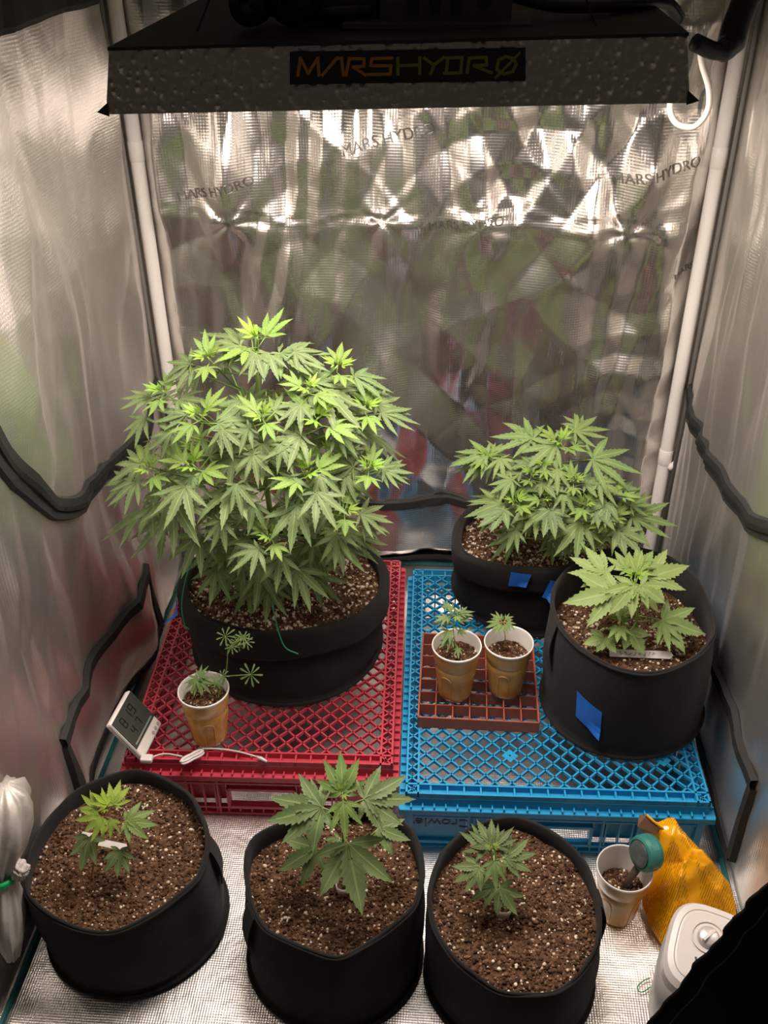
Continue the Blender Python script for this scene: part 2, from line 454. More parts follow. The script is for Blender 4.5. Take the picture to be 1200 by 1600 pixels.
zs = np.concatenate([np.linspace(0, 1.35, 260), np.linspace(1.37, ZT, 30)])
wall_back = tag(link('wall_back', grid_mesh(np.linspace(X0, X1, 240), zs, f_back), FOIL_B, smooth=True), 'crinkled silver foil back wall of the grow tent', kind='structure')
wall_left = tag(link('wall_left', grid_mesh(np.linspace(Y0, Y1, 220), zs, f_left), FOIL_S, smooth=True), 'wrinkled silver foil tent wall beside the red crate', kind='structure')
wall_right = tag(link('wall_right', grid_mesh(np.linspace(Y0, Y1, 220), zs, f_right), FOIL_S, smooth=True), 'wrinkled silver foil tent wall beside the blue crate', kind='structure')
def f_floor(X, Y):
    Z = -0.001 - 0.0015 * (1 + pn(X * 7, Y * 7, 41)) - 0.001 * ridge(X * 9 + Y * 3, Y * 8, 42)
    return np.stack([X, Y, Z], -1)
floor_o = tag(link('floor', grid_mesh(np.linspace(X0 - 0.02, X1 + 0.02, 120), np.linspace(Y0 - 0.12, Y1 + 0.01, 130), f_floor), FOIL_F, smooth=True), 'silver woven foil tent floor', kind='structure')
cm = bmesh.new(); bx(cm, (0, (Y0 + Y1) / 2, ZT + 0.005), (1.24, 1.30, 0.01))
tag(link('ceiling', mesh_of(cm), foil_mat('foil_ceiling', ('X', 'Y'), 0.0055, 0.3)), 'silver foil tent ceiling', kind='structure')

# teal piping on the floor seams
bm = bmesh.new()
tube(bm, [(X0 + 0.012, Y0, 0.006), (X0 + 0.012, Y1 - 0.012, 0.006)], 0.005)
tube(bm, [(X1 - 0.012, Y0, 0.006), (X1 - 0.012, Y1 - 0.012, 0.006)], 0.005)
tube(bm, [(X0 + 0.012, Y1 - 0.014, 0.006), (X1 - 0.012, Y1 - 0.014, 0.006)], 0.006)
tag(link('trim_1', mesh_of(bm), TEAL), 'teal piping along the tent floor seams', kind='structure')

def strip_on(name, fn, pts2, w, th, mat, parent, n=40):
    """fabric strip following a wall: pts2 = centreline in wall (u, v); fn(u,v,off)->Vector"""
    P = spline([Vector((p[0], p[1], 0)) for p in pts2], n)
    verts = []; faces = []
    for i, p in enumerate(P):
        t = (P[min(i + 1, n)] - P[max(i - 1, 0)]).normalized(); s = Vector((-t.y, t.x, 0))
        for k, off in ((-0.5, 0.001), (-0.42, th), (0.42, th), (0.5, 0.001)):
            q = p + s * (k * w); verts.append(fn(q.x, q.y, off))
    for i in range(n):
        for k in range(3):
            a = i * 4 + k; faces.append((a, a + 1, a + 5, a + 4))
    return link(name, pyd(verts, faces), mat, parent, smooth=False)
LW = lambda u, v, o: Vector((lx(u, v) + o, u, v))
RW = lambda u, v, o: Vector((rx(u, v) - o, u, v))
BW = lambda u, v, o: Vector((u, by(u, v) - o, v))

# curved zips of the side windows
lz = [(-0.30, 0.90), (-0.26, 0.80), (-0.20, 0.715), (-0.13, 0.63), (-0.03, 0.565), (0.12, 0.525), (0.29, 0.50), (0.45, 0.49), (0.56, 0.51)]
z1 = strip_on('window_zip', LW, lz, 0.042, 0.008, WEB, wall_left)
z1['label'] = 'curved black zip band of the side window'
strip_on('zip_teeth', LW, lz, 0.009, 0.012, BLACKP, wall_left)
rz = [(-0.30, 0.80), (-0.22, 0.69), (-0.06, 0.588), (0.06, 0.552), (0.20, 0.53), (0.35, 0.525), (0.48, 0.525), (0.575, 0.53)]
z2 = strip_on('window_zip', RW, rz, 0.04, 0.008, WEB, wall_right)
z2['label'] = 'curved black zip band of the side window'
strip_on('zip_teeth', RW, rz, 0.009, 0.012, BLACKP, wall_right)
# black webbing at the top of the left wall
strip_on('top_webbing', LW, [(-0.64, 1.355), (0.0, 1.352), (0.3, 1.353), (0.56, 1.345)], 0.11, 0.006, WEB, wall_left)

# vent flaps low on three walls (bordered with black webbing)
def vent(fn, a0, a1, zb, zt, wall, bul, hang=0.0):
    def f2(U, V):
        P = np.zeros(U.shape + (3,))
        for i in range(U.shape[0]):
            for j in range(U.shape[1]):
                s = math.sin(math.pi * i / (U.shape[0] - 1)); w = math.sin(math.pi * j / (U.shape[1] - 1))
                P[i, j] = fn(U[i, j], V[i, j], 0.006 + hang * (1 - i / (U.shape[0] - 1)) + bul * s * w + 0.004 * float(pn(U[i, j] * 14, V[i, j] * 9, 51)) ** 2)
        return P
    link('vent_flap', grid_mesh(np.linspace(a0, a1, 30), np.linspace(zb, zt, 14), f2), FOIL_S if wall is not wall_back else FOIL_B, wall, smooth=True)
    for z in (zb, zt):
        strip_on('vent_border', fn, [(a0, z), ((a0 + a1) / 2, z), (a1, z)], 0.024, 0.012, WEB, wall, 16)
    for a in (a0, a1):
        strip_on('vent_border', fn, [(a, zb), (a, (zb + zt) / 2), (a, zt)], 0.024, 0.012, WEB, wall, 6)
vent(LW, -0.27, 0.24, 0.055, 0.225, wall_left, 0.016)
vent(RW, -0.30, 0.22, 0.06, 0.245, wall_right, 0.0)
vent(BW, -0.30, 0.30, 0.085, 0.217, wall_back, 0.0, 0.030)
strip_on('hem_band', BW, [(-0.58, 0.030), (0, 0.030), (0.58, 0.030)], 0.028, 0.008, WEB, wall_back, 20)

# white corner poles
for sx, lab in ((-1, 'white corner pole behind the big bushy plant'), (1, 'white corner pole behind the two plants on the blue crate')):
    p = thing('tent_pole', (sx * 0.574, 0.574, 0), lab, 'pole')
    bm = bmesh.new(); lathe(bm, [(0.0145, 0), (0.0145, 1.99)], p.location, seg=20)
    link('tube', mesh_of(bm), POLE_W, p, smooth=True)
    bm = bmesh.new()                                     # fabric sleeve seam beside the pole
    tube(bm, [(sx * 0.594, 0.556, 0.02), (sx * 0.594, 0.556, 1.98)], 0.0045, seg=8)
    link('sleeve_cord', mesh_of(bm), simple('sleeve_grey', (0.20, 0.19, 0.18), 0.5), p, smooth=True)
    for z in (0.35, 1.02):
        bm = bmesh.new(); lathe(bm, [(0.0145, -0.02), (0.0158, -0.018), (0.0158, 0.018), (0.0145, 0.02)], Vector((sx * 0.574, 0.574, z)), seg=20)
        link('joint', mesh_of(bm), POLE_W, p, smooth=True)
    if sx > 0:
        bm = bmesh.new(); a = ony(1046, 732, 0.562); b = ony(1083, 668, 0.555)
        tube(bm, spline([a, a.lerp(b, 0.4) + Vector((0.004, 0, -0.012)), b], 10), 0.008, 0.003, seg=8)
        s = link('strap', mesh_of(bm), POLE_W, p, smooth=True)

# printed words on the foil of the back wall
def text_on_wall(s, px, py, size, rot, mat, flip=False):
    cu = bpy.data.curves.new('text', 'FONT'); cu.body = s; cu.size = size
    ob = bpy.data.objects.new('text', cu); col.objects.link(ob)
    bpy.context.view_layer.update()
    dg = bpy.context.evaluated_depsgraph_get()
    me = bpy.data.meshes.new_from_object(ob.evaluated_get(dg))
    bpy.data.objects.remove(ob)
    c = ony(px, py, Y1); co, si = math.cos(rot), math.sin(rot)
    for v in me.vertices:
        x, y = v.co.x, v.co.y
        X = c.x + co * x - si * y; Z = c.z + si * x + co * y
        v.co = (X, by(X, Z) - 0.0016, Z)
    me.materials.clear()
    return link('foil_print', me, mat, wall_back)
text_on_wall('MARS HYDRO', 540, 232, 0.030, 0.26, INKG)
text_on_wall('MARS HYDRO', 672, 342, 0.024, 0.12, INKG)
text_on_wall('MARS HYDRO', 950, 272, 0.027, 0.20, INKG)
text_on_wall('MARS HYDRO', 290, 302, 0.026, 0.22, INKG)
text_on_wall('MARS', 1048, 425, 0.019, 0.3, INKG)

# ------------------------------------------------------------------ grow light
def build_light():
    L = thing('grow_light', (0.01, -0.17, 1.30), 'hammered aluminium LED grow light hanging over the plants', 'grow light')
    c = Vector((0.006, -0.17, 0)); zb0, zt0 = 1.300, 1.357
    tilt = 0.026                                            # hung slightly lower over the red crate
    zt = lambda x, z: z + tilt * (x - c.x)
    w, d = 0.286, 0.230; wt, dt = 0.276, 0.222
    bm = bmesh.new()
    ring = lambda hw, hd, z: [bm.verts.new((c.x + sx * hw, c.y + sy * hd, zt(c.x + sx * hw, z))) for sx, sy in ((-1, -1), (1, -1), (1, 1), (-1, 1))]
    a = ring(w, d, zb0); b = ring(wt, dt, zt0); a2 = ring(w - 0.004, d - 0.004, zb0); b2 = ring(wt - 0.004, dt - 0.004, zt0 - 0.004)
    for p, q in ((a, b), (a2, a), (b2, a2)):
        for j in range(4): bm.faces.new([p[j], p[(j + 1) % 4], q[(j + 1) % 4], q[j]])
    link('reflector_hood', mesh_of(bm), HAMMER, L)
    bm = bmesh.new()
    t = ring(wt + 0.001, dt + 0.001, zt0); u = ring(wt + 0.001, dt + 0.001, zt0 + 0.003)
    bm.faces.new(u); bm.faces.new(t[::-1])
    for j in range(4): bm.faces.new([t[j], t[(j + 1) % 4], u[(j + 1) % 4], u[j]])
    link('top_plate', mesh_of(bm), HOODTOP, L)
    for sx in (-1, 1):
        for sy in (-1, 1):
            bm = bmesh.new(); x = c.x + sx * w; y = c.y + sy * d
            v = [bm.verts.new(p) for p in ((x - sx * 0.003, y, zt(x, zb0 - 0.002)), (x - sx * 0.003, y, zt(x, zb0 + 0.011)), (x + sx * 0.009, y, zt(x, zb0 + 0.002)), (x - sx * 0.003, y - sy * 0.006, zt(x, zb0 + 0.003)))]
            for f in ((0, 1, 2), (0, 2, 3), (1, 3, 2), (0, 3, 1)): bm.faces.new([v[i] for i in f])
            link('corner_tab', mesh_of(bm), HOODTOP, L)
    # LED board: the lamp itself, facing down
    em, nt, bs = newmat('led_board'); bs.inputs['Base Color'].default_value = (0.8, 0.75, 0.6, 1)
    bs.inputs['Emission Color'].default_value = (*LED_COLOR, 1); bs.inputs['Emission Strength'].default_value = LED_STRENGTH
    bm = bmesh.new(); v = ring(wt - 0.015, dt - 0.015, zt0 - 0.012); bm.faces.new(v[::-1])
    me = bpy.data.meshes.new('led'); bm.to_mesh(me); bm.free()
    link('led_board', me, em, L)
    # sign
    yf = lambda z: c.y - (d + (dt - d) * (z - zb0) / (zt0 - zb0))
    def P(px, py, off):
        q = ony(px, py, yf(1.335)); q = ony(px, py, yf(q.z)); q.y -= off; return q
    bm = bmesh.new()
    f = [P(453, 81, 0.0012), P(821, 74, 0.0012), P(821, 126, 0.0012), P(453, 132, 0.0012)]
    g = [P(453, 81, -0.001), P(821, 74, -0.001), P(821, 126, -0.001), P(453, 132, -0.001)]
    fv = [bm.verts.new(q) for q in f]; gv = [bm.verts.new(q) for q in g]
    bm.faces.new(fv)
    for j in range(4): bm.faces.new([fv[j], gv[j], gv[(j + 1) % 4], fv[(j + 1) % 4]])
    plate = link('name_plate', mesh_of(bm), simple('plate_black', (0.006, 0.006, 0.006), 0.5), L)
    org = simple('logo_orange', (0.50, 0.20, 0.03), 0.5); grn = simple('logo_green', (0.20, 0.24, 0.03), 0.5)
    # strokes in plate units: x 453..821 px, y 85..125 px
    def S(pts, mat, w=5.0):
        bm = bmesh.new()
        for (x0, y0), (x1, y1) in zip(pts, pts[1:]):
            dx, dy = x1 - x0, y1 - y0; l = math.hypot(dx, dy) or 1; nx, ny = -dy / l * w / 2, dx / l * w / 2
            ex, ey = dx / l * w * 0.35, dy / l * w * 0.35
            q = [(x0 - ex + nx, y0 - ey + ny), (x1 + ex + nx, y1 + ey + ny), (x1 + ex - nx, y1 + ey - ny), (x0 - ex - nx, y0 - ey - ny)]
            bm.faces.new([bm.verts.new(P(a_, b_, 0.0022)) for a_, b_ in q])
        link('logo_letter', mesh_of(bm), mat, plate)
    T, B = 90, 117
    S([(466, B), (470, T), (482, B - 3), (497, T), (499, B)], org)
    S([(504, B), (527, T), (534, T), (537, B)], org)
    S([(541, B), (546, T + 1), (569, T + 1), (569, 103), (552, 104), (572, B)], org)
    S([(613, T), (581, T + 1), (580, 102), (611, 102), (610, B - 2), (574, B - 1)], org)
    S([(622, T), (622, B - 1)], grn); S([(622, 102), (655, 101)], grn); S([(656, T - 1), (656, B - 2)], grn)
    S([(663, T), (678, 101), (694, T - 1)], grn); S([(678, 101), (673, B - 2)], grn)
    S([(697, T), (722, T - 1), (720, B - 4), (694, B - 3)], grn); S([(700, T), (697, B - 3)], grn)
    S([(730, B - 4), (733, T), (760, T - 1), (760, 101), (740, 102), (768, B - 4)], grn)
    S([(776, 108), (779, 93), (790, T - 2), (803, 91), (806, 100), (801, 111), (788, 115), (776, 108)], grn)
    S([(774, 121), (812, 82)], grn, 4)
    # driver box with sockets, standing on the plate
    z0 = zt0 + 0.003
    bm = bmesh.new(); bx(bm, (0.055, -0.26, z0 + 0.019), (0.135, 0.075, 0.036), bev=0.002); bx(bm, (0.047, -0.272, z0 + 0.003), (0.19, 0.11, 0.005))
    dr = link('driver_box', mesh_of(bm), simple('driver_grey', (0.10, 0.095, 0.09), 0.5, metal=0.3), L)
    for k, x in enumerate((0.022, 0.044, 0.066)):
        bm = bmesh.new(); bx(bm, (x, -0.2985, z0 + 0.020), (0.011, 0.003, 0.018)); link('socket', mesh_of(bm), BLACKP, dr)
    bm = bmesh.new(); lathe(bm, [(0, 0.004), (0.006, 0.004), (0.007, 0)], Vector((0.094, -0.2975, z0 + 0.022)), axis=(0, -1, 0), seg=18); link('dimmer_knob', mesh_of(bm), simple('knob_blue_black', (0.02, 0.02, 0.05), 0.4), dr)
    bm = bmesh.new(); bx(bm, (-0.065, -0.27, z0 + 0.016), (0.10, 0.05, 0.03), bev=0.004); link('heat_sink', mesh_of(bm), HOODTOP, L)
    bm = bmesh.new()
    for x, r in ((-0.145, 0.020), (-0.10, 0.024)):
        lathe(bm, [(r * 0.4, -0.012), (r, -0.010), (r, -0.004), (r * 0.75, 0), (r, 0.004), (r, 0.010), (r * 0.4, 0.012), (r * 0.4, -0.012)], Vector((x, -0.30, z0 + r)), axis=(0.25, 1, 0), seg=26)
    link('hanger_pulley', mesh_of(bm), BLACKP, L, smooth=True)
    # cables over the top
    for pts, r in (
        ([(-0.26, -0.18, z0 + 0.035), (-0.16, -0.24, z0 + 0.028), (-0.08, -0.27, z0 + 0.040), (-0.02, -0.27, z0 + 0.028)], 0.006),
        ([(-0.19, -0.16, z0 + 0.012), (-0.12, -0.26, z0 + 0.008), (-0.06, -0.30, z0 + 0.012), (-0.02, -0.29, z0 + 0.014)], 0.007),
        ([(0.12, -0.26, z0 + 0.024), (0.17, -0.28, z0 + 0.016), (0.24, -0.24, z0 + 0.012), (0.29, -0.20, z0 + 0.010), (0.315, -0.17, z0 - 0.010)], 0.006),
        ([(0.11, -0.24, z0 + 0.030), (0.16, -0.22, z0 + 0.034), (0.22, -0.20, z0 + 0.030), (0.30, -0.16, z0 + 0.008), (0.325, -0.13, z0 - 0.012)], 0.005)):
        bm = bmesh.new(); tube(bm, spline(pts, 20), r, seg=8); link('power_cable', mesh_of(bm), BLACKP, L, smooth=True)
    bm = bmesh.new()
    a_ = ony(1140, 72, -0.13)
    tube(bm, spline([Vector((0.43, -0.06, 1.995)), Vector((0.425, -0.08, 1.65)), ony(1185, -60, -0.10), ony(1165, 0, -0.11), ony(1148, 45, -0.12), ony(1140, 72, -0.13), ony(1118, 80, -0.14), ony(1085, 66, -0.15)], 35), [0.016] * 25 + [0.013] * 4 + [0.010] * 7, seg=12)
    link('cable_sleeve', mesh_of(bm), BLACKP, L, smooth=True)
    bm = bmesh.new()
    for sx in (-1, 1):
        for sy in (-1, 1): tube(bm, [(c.x + sx * 0.2, c.y + sy * 0.17, z0), (c.x + sx * 0.02, c.y, 1.74)], 0.0012, seg=5)
    tube(bm, [(c.x, c.y, 1.73), (c.x, c.y, 1.998)], 0.003, seg=6)
    link('hanger_wire', mesh_of(bm), HOODTOP, L)
    return L
light = build_light()
# white cord looped under the light near the right pole
bm = bmesh.new()
tube(bm, spline([ony(*p, 0.02) for p in ((1092, 40), (1096, 95), (1108, 140), (1105, 175), (1085, 198), (1062, 196), (1049, 180), (1048, 155), (1058, 120), (1060, 60))], 50), 0.0042, seg=8)
o = link('white_cord', mesh_of(bm), simple('white_cord', (0.88, 0.80, 0.74), 0.45), light, smooth=True); o['label'] = 'white cord loop'

# ------------------------------------------------------------------ crates
def crate(name, label, x0, x1, y0, y1, h, rot, mat, matd, solid, emboss):
    cx, cy = (x0 + x1) / 2, (y0 + y1) / 2
    T = thing(name, (cx, cy, 0), label, 'crate')
    W, D = x1 - x0, y1 - y0
    R = Matrix.Rotation(rot, 3, 'Z')
    def fin(nm, bm, m, par=T):
        for v in bm.verts: v.co = R @ v.co + Vector((cx, cy, 0))
        return link(nm, mesh_of(bm), m, par)
    hw, hd = W / 2, D / 2
    bw = 0.022                                               # border band
    # diagonal lattice of the top
    bm = bmesh.new(); ix, iy = hw - bw, hd - bw
    pitch = 0.0305; zl = h - 0.004
    def clip(px, py, dx, dy):
        t0, t1 = -9, 9
        for p, d_, lo, hi in ((px, dx, -ix, ix), (py, dy, -iy, iy)):
            a, b = (lo - p) / d_, (hi - p) / d_
            t0 = max(t0, min(a, b)); t1 = min(t1, max(a, b))
        return t0, t1
    n = int((ix + iy) * 2 / pitch) + 2
    for s in (1, -1):
        for k in range(-n, n + 1):
            px = k * pitch; t0, t1 = clip(px, 0, 1, s)
            if t1 - t0 < 0.012: continue
            bar(bm, (px + t0, s * t0, zl), (px + t1, s * t1, zl), 0.0031, 0.0065)
    fin('top_lattice', bm, mat)
    # border ladder: two rails with short ribs on each side
    bm = bmesh.new()
    for sy in (-1, 1):
        for o in (0.0018, bw): bar(bm, (-hw, sy * (hd - o), h - 0.006), (hw, sy * (hd - o), h - 0.006), 0.0036, 0.012)
        for k in range(18):
            x = -hw + W * (k + 0.5) / 18; bar(bm, (x, sy * (hd - bw), h - 0.007), (x, sy * hd, h - 0.007), 0.003, 0.010)
        if sy < 0:
            bx(bm, (0, -(hd - bw / 2), h - 0.014), (W, bw, 0.003))
    for sx in (-1, 1):
        for o in (0.0018, bw): bar(bm, (sx * (hw - o), -hd, h - 0.006), (sx * (hw - o), hd, h - 0.006), 0.0036, 0.012)
        for k in range(26):
            y = -hd + D * (k + 0.5) / 26; bar(bm, (sx * (hw - bw), y - 0.010, h - 0.007), (sx * hw, y + 0.010, h - 0.007), 0.003, 0.010)
            bar(bm, (sx * (hw - bw), y + 0.010, h - 0.007), (sx * hw, y - 0.010, h - 0.007), 0.003, 0.010)
    fin('top_border', bm, mat)
    for k, (u, v) in enumerate(solid):
        bm = bmesh.new()
        i, j = round(u * W / pitch), round(v * D / pitch)
        if (i + j) % 2: i += 1
        x, y = i * pitch / 2 * 1.0, j * pitch / 2
        q = [bm.verts.new((x + a * pitch / 2, y + b * pitch / 2, h - 0.001)) for a, b in ((1, 0), (0, 1), (-1, 0), (0, -1))]
        bm.faces.new(q); fin('solid_patch', bm, mat)
    # shoulder: skirt and flange
    bm = bmesh.new(); fl = 0.010; zf = h - 0.030
    for sx, sy in ((0, -1), (0, 1), (-1, 0), (1, 0)):
        if sx == 0:
            bx(bm, (0, sy * (hd - 0.001), h - 0.021), (W, 0.003, 0.020)); bx(bm, (0, sy * (hd + fl / 2 - 0.002), zf - 0.002), (W + 2 * fl, fl + 0.006, 0.0035))
            bx(bm, (0, sy * (hd + fl), zf - 0.007), (W + 2 * fl, 0.003, 0.012))
            for k in range(26): bx(bm, (-hw + W * (k + 0.5) / 26, sy * (hd + fl * 0.5), zf + 0.003), (0.0026, fl, 0.007))
        else:
            bx(bm, (sx * (hw - 0.001), 0, h - 0.021), (0.003, D, 0.020)); bx(bm, (sx * (hw + fl / 2 - 0.002), 0, zf - 0.002), (fl + 0.006, D, 0.0033))
            bx(bm, (sx * (hw + fl), 0, zf - 0.007), (0.003, D + 2 * fl - 0.004, 0.0118))
            for k in range(32): bx(bm, (sx * (hw + fl * 0.5), -hd + D * (k + 0.5) / 32, zf + 0.003), (fl, 0.0026, 0.007))
    fin('flange', bm, mat)
    # side walls: ribbed grid with hand hole
    def wall(length, place, panels):
        bm = bmesh.new(); z1 = zf - 0.004; t = 0.004
        H = z1
        def b2(u, z, w, hh, th=t): place(bm, u, z, w, hh, th)
        for z in (0.004, 0.020, z1 - 0.030, z1 - 0.012): b2(0, z, length, 0.0045, 0.009)
        hole = length * 0.13
        nn = 22
        for k in range(nn + 1):
            u = -length / 2 + length * k / nn
            if panels and 0.295 < abs(u) / length < 0.47: continue
            b2(u, H / 2 if abs(u) > hole else z1 - 0.018, 0.003, H if abs(u) > hole else 0.028, 0.007)
            if abs(u) <= hole: b2(u, 0.012, 0.003, 0.018, 0.007)
        for s in (-1, 1):
            b2(s * hole, 0.047, 0.005, 0.052, 0.014); b2(s * (length / 2 - 0.004), H / 2, 0.010, H, 0.012)
            b2(s * length * 0.17, H / 2, 0.004, H, 0.010)
            b2(s * length * 0.29, H / 2, 0.004, H, 0.010)
        b2(0, 0.024, hole * 2, 0.006, 0.014); b2(0, 0.072, hole * 2, 0.006, 0.014)
        return bm
    for nm, length, rt, off in (('front', W, 0, -hd), ('back', W, math.pi, hd), ('left', D, -math.pi / 2, -hw), ('right', D, math.pi / 2, hw)):
        R2 = Matrix.Rotation(rt, 3, 'Z'); o_ = abs(off) - 0.006
        def place(bm, u, z, w, hh, th):
            bx(bm, R2 @ Vector((u, -o_, z)), (w, th, hh) if nm in ('front', 'back') else (th, w, hh))
        fin('side_wall', wall(length - 0.01, place, nm == 'front'), mat)
    # solid end panels on the front; inner pair added to hide the lit interior
    for s in (-1, 1):
        bm = bmesh.new(); bx(bm, (s * W * 0.385, -hd + 0.009, 0.056), (W * 0.185, 0.003, 0.062)); fin('front_panel', bm, matd)
        bm = bmesh.new(); bx(bm, (s * W * 0.21, -hd + 0.020, 0.058), (W * 0.16, 0.003, 0.066)); fin('front_panel', bm, matd)
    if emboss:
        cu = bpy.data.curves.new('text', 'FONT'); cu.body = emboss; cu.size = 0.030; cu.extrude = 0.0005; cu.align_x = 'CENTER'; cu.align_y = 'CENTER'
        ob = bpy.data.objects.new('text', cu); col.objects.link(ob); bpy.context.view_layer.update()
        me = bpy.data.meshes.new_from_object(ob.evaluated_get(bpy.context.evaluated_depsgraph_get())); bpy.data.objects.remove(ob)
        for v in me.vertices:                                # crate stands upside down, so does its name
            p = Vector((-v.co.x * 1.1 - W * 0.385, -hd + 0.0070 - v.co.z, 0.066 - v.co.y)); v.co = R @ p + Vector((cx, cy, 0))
        me.materials.clear(); link('name_lettering', me, simple('lettering_dark_blue', (0.006, 0.05, 0.10), 0.5), T)  # letters coloured a darker blue than the crate plastic
    return T
red_crate = crate('plastic_crate', 'red plastic crate turned upside down under the big bushy plant', -0.507, -0.018, -0.222, 0.392, 0.15, 0.035, RED, RED, [(0.2, -0.25), (-0.5, 0.4)], None)
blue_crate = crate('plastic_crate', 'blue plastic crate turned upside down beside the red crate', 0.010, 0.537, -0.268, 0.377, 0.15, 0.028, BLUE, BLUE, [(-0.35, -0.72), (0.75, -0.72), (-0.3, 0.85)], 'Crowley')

# ------------------------------------------------------------------ rust coloured cell tray
def cell_tray():
    x0, x1, y0, y1, z0, hh = 0.034, 0.257, -0.119, 0.116, 0.152, 0.026
    T = thing('cell_tray', ((x0 + x1) / 2, (y0 + y1) / 2, z0), 'rust-red open cell tray lying on the blue crate under two cups', 'tray')
    nx, ny = 7, 7
    bm = bmesh.new()
    for k in range(1, nx): x = x0 + (x1 - x0) * k / nx; bx(bm, (x, (y0 + y1) / 2, z0 + hh / 2), (0.0022, y1 - y0, hh))
    for k in range(1, ny): y = y0 + (y1 - y0) * k / ny; bx(bm, ((x0 + x1) / 2, y, z0 + hh / 2), (x1 - x0, 0.0022, hh))
    link('cell_divider', mesh_of(bm), RUST, T)
    bm = bmesh.new()
    bx(bm, ((x0 + x1) / 2, y0, z0 + hh / 2), (x1 - x0, 0.003, hh)); bx(bm, ((x0 + x1) / 2, y1, z0 + hh / 2), (x1 - x0, 0.003, hh))
    bx(bm, (x0, (y0 + y1) / 2, z0 + hh / 2), (0.003, y1 - y0, hh)); bx(bm, (x1, (y0 + y1) / 2, z0 + hh / 2), (0.003, y1 - y0, hh))
    link('outer_frame', mesh_of(bm), RUST, T)
cell_tray()

# ------------------------------------------------------------------ soil bits
def ico_dirs():
    bm = bmesh.new(); bmesh.ops.create_icosphere(bm, subdivisions=1, radius=1.0)
    v = np.array([x.co[:] for x in bm.verts]); f = np.array([[y.index for y in x.verts] for x in bm.faces]); bm.free(); return v, f
IV, IF = ico_dirs()
IV = IV[:]; 
def bits(points, sizes, rng):
    n = len(points); V = IV[None] * (1 + 0.45 * (rng.random((n, len(IV), 1)) - 0.5)) * sizes[:, None, None]
    V = V * (0.7 + 0.6 * rng.random((n, 1, 3))); V = V + points[:, None, :]
    Fc = IF[None] + (np.arange(n) * len(IV))[:, None, None]
    P = V.reshape(-1, 3); q = Fc.reshape(-1, 3)
    me = bpy.data.meshes.new('bits')
    me.vertices.add(len(P)); me.vertices.foreach_set('co', P.ravel())
    me.loops.add(q.size); me.loops.foreach_set('vertex_index', q.ravel())
    me.polygons.add(len(q)); me.polygons.foreach_set('loop_start', np.arange(len(q)) * 3); me.polygons.foreach_set('loop_total', np.full(len(q), 3))
    me.update(); return me
def add_soil(T, poly, z, rng, ncrumb, nperl, psize, rough=0.004):
    """poly: Nx2 array outline at soil level"""
    n = len(poly); c = poly.mean(0); rings = 16
    H = lambda x, y: z + rough * (1.6 * pn(x * 18, y * 18, 61) + pn(x * 55, y * 55, 62))
    verts = [(c[0], c[1], float(H(c[0], c[1])))]; faces = []
    for k in range(1, rings + 1):
        p = c + (poly - c) * (k / rings); h = H(p[:, 0], p[:, 1])
        verts += [(p[i, 0], p[i, 1], h[i]) for i in range(n)]
    for i in range(n): faces.append((0, 1 + i, 1 + (i + 1) % n))
    for k in range(rings - 1):
        for i in range(n):
            a = 1 + k * n; b = a + n; j = (i + 1) % n
            faces.append((a + i, b + i, b + j, a + j))
    tag(link('soil', pyd(verts, faces), SOIL, T, smooth=True), kind='stuff')
    def scatter(m, s0, s1, hard=2.0):
        u = np.sqrt(rng.random(m)); t = rng.random(m) * n; i = t.astype(int) % n; fr = t - np.floor(t)
        e = poly[i] * (1 - fr)[:, None] + poly[(i + 1) % n] * fr[:, None]
        p = c + (e - c) * (u * 0.985)[:, None]
        s = s0 + (s1 - s0) * rng.random(m) ** hard
        return np.c_[p, H(p[:, 0], p[:, 1]) + 0.25 * s], s
    p, s = scatter(int(ncrumb * 2.8), 0.0007, 0.0034); tag(link('soil_crumbs', bits(p, s, rng), CRUMB, T), kind='stuff')
    p, s = scatter(nperl, psize[0], psize[1], 2.6); tag(link('perlite', bits(p, s, rng), PERL, T), kind='stuff')
    return H

# ------------------------------------------------------------------ fabric pots
NP = 72
def resample(pts):
    """closed outline -> NP points by angle about the centroid, lightly smoothed"""
    p = np.array([(q[0], q[1]) for q in pts]); c = (p.max(0) + p.min(0)) / 2
    d = []
    m = len(p)
    for k in range(NP):
        a = 2 * math.pi * k / NP; u = np.array([math.cos(a), math.sin(a)]); best = 0
        for i in range(m):
            A = p[i] - c; B = p[(i + 1) % m] - c; E_ = B - A
            den = u[0] * (-E_[1]) + u[1] * E_[0]
            if abs(den) < 1e-9: continue
            t = (A[0] * (-E_[1]) + A[1] * E_[0]) / den; s = (u[0] * A[1] - u[1] * A[0]) / den
            if t > 0 and -1e-6 <= s <= 1 + 1e-6: best = max(best, t)
        d.append(best)
    d = np.array(d)
    for _ in range(2): d = 0.25 * np.roll(d, 1) + 0.5 * d + 0.25 * np.roll(d, -1)
    a = 2 * np.pi * np.arange(NP) / NP
    return c + np.c_[np.cos(a), np.sin(a)] * d[:, None]
ANG = 2 * np.pi * np.arange(NP) / NP
def loft(rings):
    verts = [tuple(v) for r in rings for v in r]; faces = []
    for k in range(len(rings) - 1):
        for i in range(NP):
            j = (i + 1) % NP; faces.append((k * NP + i, k * NP + j, (k + 1) * NP + j, (k + 1) * NP + i))
    return verts, faces
